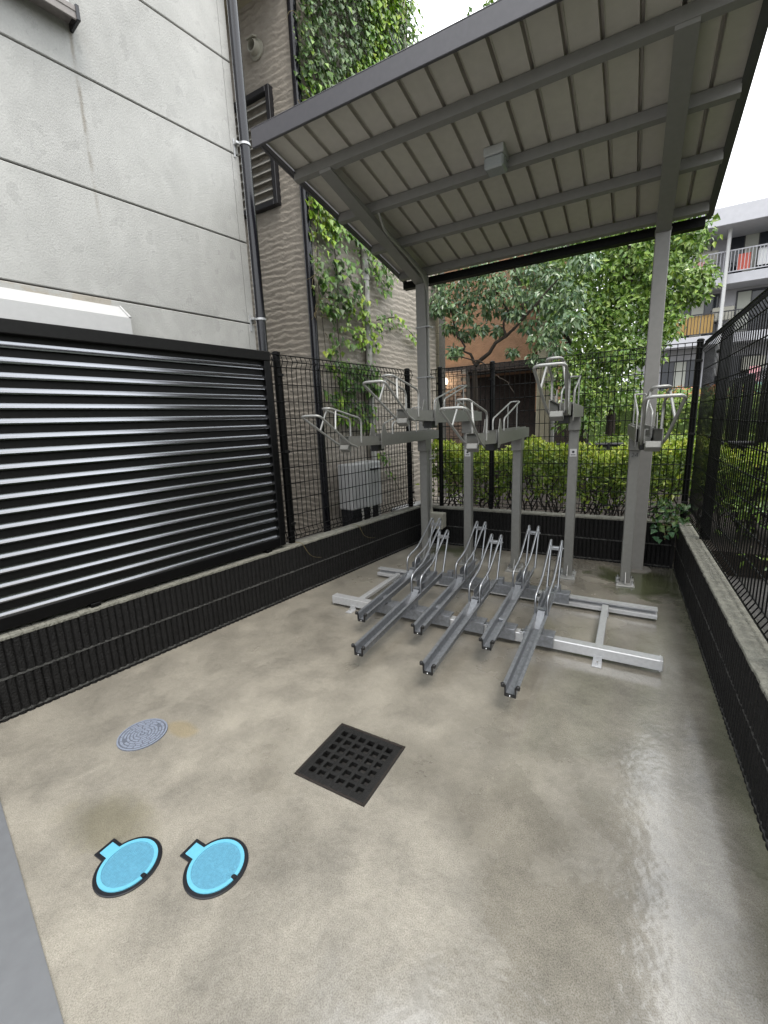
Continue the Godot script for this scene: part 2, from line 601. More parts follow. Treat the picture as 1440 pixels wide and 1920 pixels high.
# ---------------------------------------------------------------- low block walls
func block_mesh(len: float, h: float, var_seed: int) -> ArrayMesh:
	var b := MB.new()
	var r := RandomNumberGenerator.new()
	r.seed = var_seed
	var cnt := int(round(len / 0.0356))
	var pitch := len / cnt
	var pts := []
	for i in cnt:
		var x := i * pitch
		var d := r.randf_range(-0.0012, 0.0012)
		for q in [[0.0, -0.011], [0.10, -0.006], [0.2, -0.0015], [0.34, d], [0.66, d], [0.8, -0.0015], [0.90, -0.006]]:
			pts.append(Vector2(x + q[0] * pitch, q[1]))
	pts.append(Vector2(len, -0.011))
	for i in pts.size() - 1:
		var p: Vector2 = pts[i]
		var q: Vector2 = pts[i + 1]
		var e := (q - p).normalized()
		b.quad(Vector3(p.x, 0, p.y), Vector3(q.x, 0, q.y), Vector3(q.x, h, q.y), Vector3(p.x, h, p.y), Vector3(-e.y, 0, e.x))
		b.quad(Vector3(p.x, h, p.y), Vector3(q.x, h, q.y), Vector3(q.x, h, -0.115), Vector3(p.x, h, -0.115), Vector3.UP)
	b.quad(Vector3(0, 0, -0.011), Vector3(0, h, -0.011), Vector3(0, h, -0.115), Vector3(0, 0, -0.115), Vector3.LEFT)
	b.quad(Vector3(len, 0, -0.011), Vector3(len, h, -0.011), Vector3(len, h, -0.115), Vector3(len, 0, -0.115), Vector3.RIGHT)
	b.quad(Vector3(0, 0, -0.115), Vector3(len, 0, -0.115), Vector3(len, h, -0.115), Vector3(0, h, -0.115), Vector3(0, 0, -1))
	return b.mesh()

func block_wall(label: String, at: Vector3, turn: float, length: float) -> Node3D:
	var t := thing("block_wall", label, "wall", at, turn)
	var full := []
	for k in 4:
		full.append(block_mesh(0.398, 0.191, 50 + k))
	for row in 3:
		var y := -0.175 + 0.2 * row
		var x := -0.2 if row % 2 == 1 else 0.0
		while x < length:
			var x0 := maxf(x, 0.0)
			var x1 := minf(x + 0.398, length)
			if x1 - x0 > 0.03:
				var me: Mesh = full[rng.randi() % 4] if x1 - x0 > 0.395 else block_mesh(x1 - x0, 0.191, 77)
				pmesh(t, "block", me, M.block, Vector3(x0, y, R(-0.0008, 0.0008)))
			x += 0.4
		var j := MB.new()
		if row < 2:
			# mortar bead with the waviness of the ribs
			var n := int(length / 0.0356)
			for i in n:
				var zz := R(-0.003, 0.0005)
				j.box(Vector3((i + 0.5) * 0.0356, y + 0.1955 + R(-0.001, 0.001), zz - 0.03), Vector3(0.0356, 0.0105 + R(-0.001, 0.002), 0.06))
			part(t, "mortar_joint", j, M.mortar)
	var c := MB.new()
	var n2 := int(length / 0.05)
	for i in n2:
		var l := length / n2
		c.box(Vector3((i + 0.5) * l, 0.4255 + R(-0.0012, 0.0012), -0.0565 + R(-0.002, 0.002)), Vector3(l * 1.0, 0.019, 0.113), Basis(), 0.003)
	part(t, "coping", c, M.cap)
	return t

func block_walls() -> void:
	block_wall("low black ribbed block wall carrying the black louvre screen", Lw(-1.3, 0, -2.737), TL, 5.47)
	block_wall("low black ribbed block wall in front of the leafy hedge", Vector3(-2.11, 0, -4.52), 0, 2.485)
	block_wall("low black ribbed block wall with wide pale coping beside the wet concrete", Vector3(0.375, 0, -4.52), TR, 5.9)

# ---------------------------------------------------------------- concrete building
func concrete_building() -> void:
	var t := thing("concrete_building", "light grey concrete panel building with dark downpipe at its corner", "building", Lw(2.33, 0, -3.1), TL)
	# facade colour, weathering streaks and drip stains
	var w := 1024
	var h := 1024
	var big := warped_bytes(0.004, 15, w, h)
	var mid := warped_bytes(0.02, 16, w, h)
	var fine := noise_bytes(0.25, 3, 17, w, h)
	var st := noise_bytes(0.03, 4, 18, w, h)
	var alb := PackedByteArray()
	alb.resize(w * h * 3)
	for j in h:
		var y := 5.6 - 4.4 * j / h
		for i in w:
			var u := -1.0 + 3.4 * i / w
			var k := j * w + i
			var b := mid[k] / 255.0 - 0.5
			var tt := 1.0 + (big[k] / 255.0 - 0.5) * 0.30 + b * 0.24 + (fine[k] / 255.0 - 0.5) * 0.10
			if b > 0.13 and st[k] > 150:
				tt -= 0.13
			var r := 0.385 * tt
			var g := 0.384 * tt
			var bl := 0.370 * tt
			# dirty drip line under the sill's end and the brown wash under the joints above the hood
			var du := absf(u - 1.272 - (st[k] / 255.0 - 0.5) * 0.012 - (3.6 - y) * 0.004)
			if y < 3.66 and y > 2.2:
				var q := smoothstep(0.010 + 0.012 * (st[k] / 255.0), 0.001, du) * smoothstep(2.3, 3.6, y + b * 1.6) * smoothstep(-0.25, 0.15, b + 0.1)
				r *= 1.0 - 0.36 * q
				g *= 1.0 - 0.40 * q
				bl *= 1.0 - 0.45 * q
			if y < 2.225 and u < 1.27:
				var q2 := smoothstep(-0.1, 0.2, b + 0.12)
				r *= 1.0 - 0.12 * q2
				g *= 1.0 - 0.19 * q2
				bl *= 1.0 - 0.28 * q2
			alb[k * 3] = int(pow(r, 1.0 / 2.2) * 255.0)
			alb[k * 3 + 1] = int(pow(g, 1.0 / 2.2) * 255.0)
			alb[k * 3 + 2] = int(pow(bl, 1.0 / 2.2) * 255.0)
	var m := mat(Color(1, 1, 1), 0.8)
	m.albedo_texture = ImageTexture.create_from_image(Image.create_from_data(w, h, false, Image.FORMAT_RGB8, alb))
	m.normal_enabled = true
	m.normal_texture = bump_tex(0.35, 1.5, 19, 1024)
	m.normal_scale = 0.3
	var core := MB.new()
	core.box(Vector3(-2.2, 3.9, -1.62), Vector3(4.3, 8.0, 3.2))
	part(t, "wall_core", core, mottled(0.16, 0.14, 0.13, 0.2, 1.0, 0.9))
	# panels, one row each; the last 6 cm are the corner pieces
	var ys := [-0.16]
	for k in 8:
		ys.append(0.437 + 0.597 * k)
	var fu := func(p: Vector3) -> Vector2: return Vector2((p.x + 2.33 + 1.0) / 3.4, (5.6 - p.y) / 4.4)
	for k in ys.size():
		for seg in [[-4.33, -0.062], [-0.060, 0.0]]:
			var y0: float = ys[k] + 0.005
			var y1: float = ys[k] + 0.592
			var x0: float = seg[0]
			var x1: float = seg[1]
			var b := MB.new()
			var ch := 0.004
			var q := [Vector3(x0, y0 + ch, 0), Vector3(x1, y0 + ch, 0), Vector3(x1, y1 - ch, 0), Vector3(x0, y1 - ch, 0)]
			b.quad(q[0], q[1], q[2], q[3], Vector3(0, 0, 1), fu.call(q[0]), fu.call(q[1]), fu.call(q[2]), fu.call(q[3]))
			for e in [[y1 - ch, y1, 1.0], [y0 + ch, y0, -1.0]]:
				var r := [Vector3(x0, e[0], 0), Vector3(x1, e[0], 0), Vector3(x1, e[1], -ch), Vector3(x0, e[1], -ch)]
				b.quad(r[0], r[1], r[2], r[3], Vector3(0, e[2], 1).normalized(), fu.call(r[0]), fu.call(r[1]), fu.call(r[2]), fu.call(r[3]))
				var r2 := [Vector3(x0, e[1], -ch), Vector3(x1, e[1], -ch), Vector3(x1, e[1], -0.03), Vector3(x0, e[1], -0.03)]
				b.quad(r2[0], r2[1], r2[2], r2[3], Vector3(0, e[2], 0), fu.call(r2[0]), fu.call(r2[1]), fu.call(r2[0]), fu.call(r2[0]))
			if x1 == 0.0:
				b.quad(Vector3(0, y0, 0), Vector3(0, y1, 0), Vector3(0, y1, -3.2), Vector3(0, y0, -3.2), Vector3.RIGHT)
			part(t, "wall_panel", b, m)
	# downpipe with clamps
	var dp := MB.new()
	dp.tube([Vector3(0.035, 0.2, 0.045), Vector3(0.035, 7.6, 0.045)], 0.037, 16)
	dp.tube([Vector3(0.035, 2.26, 0.045), Vector3(0.035, 2.30, 0.045)], 0.041, 16)
	var pipe := part(t, "downpipe", dp, M.navy)
	for y in [2.262, 3.49, 4.7]:
		var cl := MB.new()
		cl.tube([Vector3(0.035, y - 0.008, 0.045), Vector3(0.035, y + 0.008, 0.045)], 0.044, 16)
		cl.box(Vector3(-0.022, y, 0.02), Vector3(0.03, 0.018, 0.04), Basis(), 0.002)
		cl.box(Vector3(-0.035, y - 0.03, 0.004), Vector3(0.012, 0.12, 0.008))
		part(pipe, "clamp", cl, M.galv)
	# white sheet metal hood above the louvre
	var hd := MB.new()
	var prof := PackedVector2Array([Vector2(0, 2.185), Vector2(0.012, 2.185), Vector2(0.13, 2.10), Vector2(0.13, 2.0), Vector2(0.118, 2.0), Vector2(0.118, 2.09), Vector2(0, 2.165)])
	hd.extrude(prof, -3.2, -1.02, Transform3D(Basis(Vector3(0, 0, 1), Vector3(0, 1, 0), Vector3(1, 0, 0)), Vector3.ZERO))
	hd.fquad(Vector3(-1.045, 2.185, 0.012), Vector3(-1.02, 2.10, 0.13), Vector3(-1.02, 2.0, 0.13), Vector3(-1.02, 2.0, 0.0), Vector3.RIGHT)
	part(t, "hood", hd, M.white)
	var he := MB.new()
	he.box(Vector3(-1.018, 2.05, 0.065), Vector3(0.004, 0.11, 0.13))
	he.bar(Vector3(-1.018, 2.19, 0.012), Vector3(-1.018, 2.104, 0.134), 0.012, 0.006)
	part(t, "hood_end", he, M.white)
	# window with a projecting sill
	var sl := MB.new()
	sl.box(Vector3(-2.05, 3.665, 0.045), Vector3(2.0, 0.03, 0.13), Basis(), 0.004)
	sl.box(Vector3(-2.05, 3.635, 0.10), Vector3(2.0, 0.035, 0.012), Basis(), 0.002)
	part(t, "window_sill", sl, mottled(0.22, 0.20, 0.19, 0.15, 3.0, 0.5))
	var se := MB.new()
	se.box(Vector3(-1.048, 3.65, 0.05), Vector3(0.018, 0.075, 0.135), Basis(), 0.003)
	part(t, "sill_end_cap", se, M.navy)
	var wf := MB.new()
	wf.box(Vector3(-1.085, 4.30, 0.03), Vector3(0.05, 1.235, 0.06), Basis(), 0.004)
	wf.box(Vector3(-3.01, 4.30, 0.03), Vector3(0.05, 1.235, 0.06), Basis(), 0.004)
	wf.box(Vector3(-2.05, 4.90, 0.03), Vector3(1.87, 0.05, 0.06), Basis(), 0.004)
	wf.box(Vector3(-2.05, 3.70, 0.03), Vector3(1.87, 0.04, 0.06), Basis(), 0.004)
	var fr := part(t, "window_frame", wf, M.white)
	var gl := MB.new()
	gl.box(Vector3(-2.05, 4.30, 0.012), Vector3(1.86, 1.14, 0.01))
	part(fr, "pane", gl, M.glass_dark)

# ---------------------------------------------------------------- building with wavy siding
func siding_sheet(w: float, h: float, sd: int, step := 0.028) -> MB:
	# relief: rows of wavy overlapping strips, real depth of about 1 cm
	var b := MB.new()
	var f := FastNoiseLite.new()
	f.seed = sd
	f.frequency = 1.0
	f.fractal_octaves = 2
	var nx := int(w / step)
	var ny := int(h / 0.0105)
	var pos := PackedVector3Array()
	pos.resize((nx + 1) * (ny + 1))
	var rows := {}
	for j in ny + 1:
		for i in nx + 1:
			var x := w * i / nx
			var y := h * j / ny
			var cell := floorf(x / 0.27 + sin(floorf(y / 0.455) * 7.3) * 3.0)
			var yy := y + f.get_noise_2d(x * 5.0, floorf(y / 0.06) * 9.1 + cell * 3.7) * 0.026 + sin(cell * 12.9) * 0.012
			var ph := fposmod(yy / 0.062, 1.0)
			var d := ph * 0.011 if ph < 0.82 else 0.011 * 0.82 * (1.0 - (ph - 0.82) / 0.18)
			d += f.get_noise_2d(x * 14.0, y * 60.0) * 0.0016
			pos[j * (nx + 1) + i] = Vector3(x, y, d)
	var nr := PackedVector3Array()
	nr.resize(pos.size())
	for j in ny + 1:
		for i in nx + 1:
			var i0 := maxi(i - 1, 0)
			var i1 := mini(i + 1, nx)
			var j0 := maxi(j - 1, 0)
			var j1 := mini(j + 1, ny)
			var dx := pos[j * (nx + 1) + i1] - pos[j * (nx + 1) + i0]
			var dy := pos[j1 * (nx + 1) + i] - pos[j0 * (nx + 1) + i]
			nr[j * (nx + 1) + i] = dx.cross(dy).normalized()
	b.v = pos
	b.n = nr
	b.uv.resize(pos.size())
	b.col.resize(pos.size())
	b.col.fill(Color(1, 1, 1))
	for j in ny:
		for i in nx:
			var a := j * (nx + 1) + i
			b.idx.append_array(PackedInt32Array([a, a + nx + 1, a + 1, a + 1, a + nx + 1, a + nx + 2]))
	return b

func siding_building() -> void:
	var C := Lw(3.34, 0, -3.45)
	var t := thing("siding_building", "dim beige house clad in wavy stone siding behind the fence", "house", C, 0)
	var front := part(t, "siding", siding_sheet(1.6, 6.4, 3), M.siding)
	front.position = Vector3(-1.6, -0.05, 0)
	var side := part(t, "siding", siding_sheet(2.40, 3.75, 4), M.siding)
	side.rotation.y = TL
	side.position = Vector3(0, -0.05, 0)
	var side2 := part(t, "siding", siding_sheet(1.86, 2.7, 5, 0.05), M.siding)
	side2.rotation.y = TL
	side2.position = Vector3(0, 3.70, 0)
	var core := MB.new()
	var bl := Basis(Vector3.UP, TL)
	core.box(bl * Vector3(1.19, 1.83, -1.0) , Vector3(2.38, 3.7, 1.96), bl)
	core.box(bl * Vector3(0.92, 4.98, -1.0), Vector3(1.84, 2.78, 1.96), bl)
	core.box(Vector3(-0.9, 3.1, -0.42), Vector3(1.6, 6.4, 0.8))
	part(t, "wall_core", core, M.brown)
	var cp := MB.new()
	cp.tube([Vector3(0.01, 0.15, 0.03), Vector3(0.01, 6.3, 0.03)], 0.043, 14)
	part(t, "downpipe", cp, M.navy, "black downpipe on the corner of the house")
	var wp := MB.new()
	for seg in [[0.1, 1.9], [1.9, 5.9]]:
		var c := bl * Vector3(0.80, 0, 0.055)
		wp.tube([c + Vector3(0, seg[0], 0), c + Vector3(0, seg[1], 0)], 0.038, 14)
	for y in [1.9, 3.0]:
		var c := bl * Vector3(0.80, y, 0.055)
		wp.tube([c, c + Vector3(0, 0.07, 0)], 0.045, 14)
	part(t, "downpipe", wp, M.pipe_white, "cream downpipe half hidden by ivy")
	# louvred vent window and round vent cap on the front face
	var wz := 0.03
	var X := -C.x
	var vf := MB.new()
	for q in [[-3.28, 4.11, 0.05, 1.02], [-3.98, 4.11, 0.05, 1.02]]:
		vf.box(Vector3(q[0] + X, q[1], wz), Vector3(q[2], q[3], 0.07), Basis(), 0.004)
	for y in [4.595, 3.625]:
		vf.box(Vector3(-3.63 + X, y, wz), Vector3(0.648, 0.05, 0.068), Basis(), 0.004)
	var vw := part(t, "vent_window", vf, M.frame_dark)
	for k in 11:
		var s := MB.new()
		s.box(Vector3(-3.63 + X, 3.69 + 0.083 * k, wz - 0.004), Vector3(0.645, 0.006, 0.085), Basis(Vector3.RIGHT, 0.85), 0.001)
		part(vw, "louvre_slat", s, M.pipe_white)
	var vc := MB.new()
	vc.lathe([Vector2(0.0, 0.0), Vector2(0.085, 0.0), Vector2(0.085, 0.012), Vector2(0.06, 0.02), Vector2(0.055, 0.07), Vector2(0.045, 0.075), Vector2(0.045, 0.004), Vector2(0, 0.004)], Transform3D(Basis(Vector3.RIGHT, PI / 2), Vector3(-3.41 + X, 4.97, 0.01)), 20)
	vc.box(Vector3(-3.41 + X, 5.03, 0.075), Vector3(0.10, 0.012, 0.07), Basis(Vector3.RIGHT, 0.4), 0.003)
	part(t, "vent_cap", vc, M.box)
	var ev := MB.new()
	ev.box(Vector3(-0.9, 5.42, 0.22), Vector3(1.66, 0.10, 0.44), Basis(), 0.005)
	ev.box(Vector3(-0.9, 5.55, 0.46), Vector3(1.66, 0.16, 0.04), Basis(), 0.005)
	part(t, "eave", ev, M.cream)
	var gu := MB.new()
	var g0 := bl * Vector3(0.98, 5.86, 0.12)
	var g1 := bl * Vector3(1.62, 5.36, 0.12)
	gu.bar(g0, g1, 0.10, 0.012, bl * Vector3(0, 0, 1))
	gu.bar(g0 + bl * Vector3(0.035, 0.04, 0.02), g1 + bl * Vector3(0.035, 0.04, 0.02), 0.012, 0.05, bl * Vector3(0, 0, 1))
	gu.bar(g0 - bl * Vector3(0.035, 0.04, -0.02), g1 - bl * Vector3(0.035, 0.04, -0.02), 0.012, 0.05, bl * Vector3(0, 0, 1))
	part(t, "roof_flashing", gu, M.galv)
	# cream tiled end wall just past the siding
	var cw := thing("cream_wall", "narrow cream tiled wall end beside the shelter post", "wall", Vector3(-2.80, 0, -6.65))
	var ck := MB.new()
	ck.box(Vector3(-0.10, 2.0, 0), Vector3(0.40, 4.3, 0.25), Basis(), 0.004)
	part(cw, "wall_core", ck, M.stone)
	for k in 14:
		for q in 2:
			var tl := MB.new()
			tl.box(Vector3(-0.20 + 0.201 * q, 0.15 + 0.301 * k, 0.13), Vector3(0.196, 0.296, 0.012), Basis(), 0.003)
			part(cw, "tile", tl, M.cream)

# ---------------------------------------------------------------- orange building behind
func orange_building() -> void:
	var t := thing("orange_building", "terracotta orange building on cream pillars with a dark undercroft", "building", Vector3(-2.4, 0, -8.2))
	var w := MB.new()
	w.box(Vector3(-0.35, 3.55, -1.9), Vector3(2.3, 2.3, 3.8))
	part(t, "upper_wall", w, M.orange)
	var r := MB.new()
	r.box(Vector3(0.86, 3.1, -1.9), Vector3(0.12, 3.2, 3.6))
	part(t, "side_wall", r, M.orange)
	var d := MB.new()
	d.box(Vector3(-0.4, 1.15, -2.6), Vector3(3.6, 2.5, 0.2))
	part(t, "undercroft_wall", d, M.brown)
	var beam := MB.new()
	beam.box(Vector3(-0.35, 2.33, -0.3), Vector3(2.6, 0.13, 0.6), Basis(), 0.01)
	part(t, "beam", beam, M.brown)
	for x in [0.98]:
		var p := MB.new()
		p.box(Vector3(x, 2.45, 0.03), Vector3(0.22, 5.0, 0.30), Basis(), 0.012)
		part(t, "pillar", p, M.cream)
	var dp := MB.new()
	dp.tube([Vector3(1.14, 0, 0.12), Vector3(1.14, 4.9, 0.12)], 0.035, 10)
	part(t, "downpipe", dp, M.pipe_white)
	# brown balcony band with a rail and windows above
	var up := MB.new()
	up.box(Vector3(-0.35, 5.6, -2.2), Vector3(2.6, 1.8, 3.2))
	part(t, "upper_storey", up, M.brown)
	var rl := MB.new()
	for y in [4.78, 5.05]:
		rl.tube([Vector3(-1.6, y, -0.05), Vector3(0.8, y, -0.05)], 0.022, 8)
	for k in 9:
		rl.tube([Vector3(-1.6 + 0.3 * k, 4.7, -0.05), Vector3(-1.6 + 0.3 * k, 5.06, -0.05)], 0.012, 6)
	part(t, "railing", rl, M.frame_dark)
	for k in 3:
		var wn := MB.new()
		wn.box(Vector3(-1.0 + 0.75 * k, 5.45, -0.58), Vector3(0.5, 0.9, 0.04), Basis(), 0.005)
		var win := part(t, "window", wn, M.frame_dark)
		var pn := MB.new()
		pn.box(Vector3(-1.0 + 0.75 * k, 5.45, -0.555), Vector3(0.42, 0.82, 0.02))
		part(win, "pane", pn, M.curtain)
	# brick pier with the lit globe lamp
	var b := thing("brick_pier", "brown brick pier lit by the globe lamp", "pier", Vector3(-3.2, 0, -8.05))
	var bc := MB.new()
	bc.box(Vector3(0.1, 1.15, -0.15), Vector3(0.56, 2.34, 0.26))
	part(b, "pier_core", bc, M.stone)
	var bm := MB.new()
	bm.box(Vector3.ZERO, Vector3(0.185, 0.058, 0.02), Basis(), 0.003)
	var bmesh := bm.mesh()
	for row in 34:
		for k in 3:
			var off := 0.095 if row % 2 == 1 else 0.0
			if k == 2 and row % 2 == 1:
				continue
			pmesh(b, "brick", bmesh, M.brick, Vector3(-0.085 + 0.195 * k + off, 0.04 + 0.068 * row, -0.012 + R(-0.002, 0.002)))
	var l := thing("globe_lamp", "small round white wall lamp, lit, on the brick pier", "lamp", Vector3(-3.17, 2.12, -7.88))
	var arm := MB.new()
	arm.tube([Vector3(0, -0.12, -0.1), Vector3(0, -0.12, 0.0), Vector3(0, -0.07, 0.0)], 0.012, 8)
	arm.lathe([Vector2(0, -0.085), Vector2(0.045, -0.08), Vector2(0.045, -0.06), Vector2(0, -0.06)], Transform3D(), 16)
	part(l, "bracket", arm, M.frame_dark)
	var gb := MB.new()
	gb.ball(Vector3.ZERO, 0.075, 10)
	var gm := mat(lin(0.9, 0.88, 0.82), 0.4)
	gm.emission_enabled = true
	gm.emission = Color(1.0, 0.93, 0.80)
	gm.emission_energy_multiplier = 1.0
	part(l, "globe", gb, gm)
	var om := OmniLight3D.new()
	om.name = "lamp_light"
	om.light_color = Color(1.0, 0.9, 0.75)
	om.light_energy = 0.07
	om.light_size = 0.075
	om.omni_range = 12.0
	om.omni_attenuation = 2.0
	om.shadow_enabled = true
	l.add_child(om)

# ---------------------------------------------------------------- far apartment block
func apartment() -> void:
	var t := thing("apartment_building", "grey three storey apartment block with white balcony rails beyond the trees", "building", Vector3(7.0, 0, -28))
	var w := MB.new()
	w.box(Vector3(0.6, 4.9, -3.2), Vector3(16.0, 9.8, 6.0))
	part(t, "wall", w, M.apt)
	var rf := MB.new()
	rf.box(Vector3(0.6, 9.75, -1.8), Vector3(16.6, 0.75, 7.4), Basis(), 0.02)
	part(t, "roof", rf, M.apt_light)
	for y in [7.3, 4.7]:
		var sl := MB.new()
		sl.box(Vector3(0.6, y, 0.45), Vector3(16.0, 0.42, 1.3), Basis(), 0.015)
		var s := part(t, "balcony_slab", sl, M.apt_light)
		var rl := MB.new()
		rl.box(Vector3(0.6, y + 1.22, 1.0), Vector3(16.0, 0.05, 0.05))
		rl.box(Vector3(0.6, y + 0.32, 1.0), Vector3(16.0, 0.04, 0.04))
		for k in 124:
			rl.box(Vector3(-7.3 + 0.128 * k, y + 0.76, 1.0), Vector3(0.025, 0.9, 0.025))
		part(s, "railing", rl, M.frame_dark if y < 5 else M.apt_light)
	var px := -6.8
	var n := 0
	for y in [2.0, 5.0, 7.6]:
		for k in 6:
			var x := -5.2 + 2.35 * k + (0.5 if y == 5.0 else 0.0)
			var f := MB.new()
			f.box(Vector3(x, y + 1.0, -0.2), Vector3(1.7, 1.95, 0.08), Basis(), 0.01)
			var wn := part(t, "window", f, M.frame_dark)
			for q in 3:
				var p := MB.new()
				p.box(Vector3(x - 0.54 + 0.54 * q, y + 1.0, -0.165), Vector3(0.49, 1.8, 0.03))
				part(wn, "pane", p, M.curtain if (k + q + int(y)) % 3 == 0 else M.glass_dark)
	for q in [[-4.55, 8.55], [-3.7, 5.95], [-2.3, 3.55], [0.5, 8.55], [2.2, 5.95]]:
		var a := MB.new()
		a.box(Vector3(q[0], q[1], 0.12), Vector3(0.85, 0.62, 0.34), Basis(), 0.03)
		a.lathe([Vector2(0.0, 0.01), Vector2(0.23, 0.01), Vector2(0.24, 0.0)], Transform3D(Basis(Vector3.RIGHT, PI / 2), Vector3(q[0] - 0.12, q[1], 0.29)), 18)
		part(t, "air_conditioner", a, M.box)
	var pp := MB.new()
	pp.tube([Vector3(-3.88, 3.0, 1.25), Vector3(-3.88, 9.9, 1.25)], 0.075, 10)
	part(t, "drainpipe", pp, M.white, "white drainpipe running up the balconies")
	var pn := MB.new()
	for k in 5:
		pn.box(Vector3(-6.45 + 0.52 * k, 5.45, 0.93), Vector3(0.50, 0.86, 0.04), Basis(), 0.008)
	part(t, "balcony_screen", pn, M.panel_yellow, "yellow screen on the balcony rail")
	# washing and pots on the balconies
	var cols := [lin(0.75, 0.75, 0.75), lin(0.65, 0.16, 0.12), lin(0.55, 0.70, 0.72), lin(0.75, 0.74, 0.70), lin(0.30, 0.55, 0.50), lin(0.70, 0.35, 0.38)]
	var names := ["white", "red", "pale blue", "cream", "green", "pink"]
	var spots := [[-3.2, 8.35, 1], [-2.5, 8.45, 0], [-2.0, 8.45, 3], [-1.4, 8.45, 2], [-0.9, 8.4, 4], [-4.9, 8.3, 5], [-2.35, 3.35, 5], [-1.95, 2.6, 4], [-5.4, 5.95, 0]]
	for q in spots:
		var c := MB.new()
		var nn := 8
		for i in nn:
			var x0 := -0.22 + 0.44 * i / nn
			var x1 := -0.22 + 0.44 * (i + 1) / nn
			var z0 := 0.03 * sin(i * 1.7)
			var z1 := 0.03 * sin((i + 1) * 1.7)
			c.fquad(Vector3(x0, -0.7, z0), Vector3(x1, -0.7, z1), Vector3(x1, 0, z1 * 0.4), Vector3(x0, 0, z0 * 0.4), Vector3(0, 0, 1))
			c.fquad(Vector3(x0, -0.7, z0 - 0.008), Vector3(x1, -0.7, z1 - 0.008), Vector3(x1, 0, z1 * 0.4 - 0.008), Vector3(x0, 0, z0 * 0.4 - 0.008), Vector3(0, 0, -1))
		var la := thing("hanging_cloth", "%s cloth hung out to dry on the %s balcony" % [names[q[2]], "upper" if q[1] > 7 else ("middle" if q[1] > 5 else "lower")], "laundry", Vector3(7.0 + q[0], q[1], -27.15), 0, "washing on the apartment balconies")
		part(la, "cloth", c, mat(cols[q[2]], 0.85))

# ---------------------------------------------------------------- shelter
func roof_y(z: float) -> float:
	return 2.88 + 0.17 * (z + 4.4)

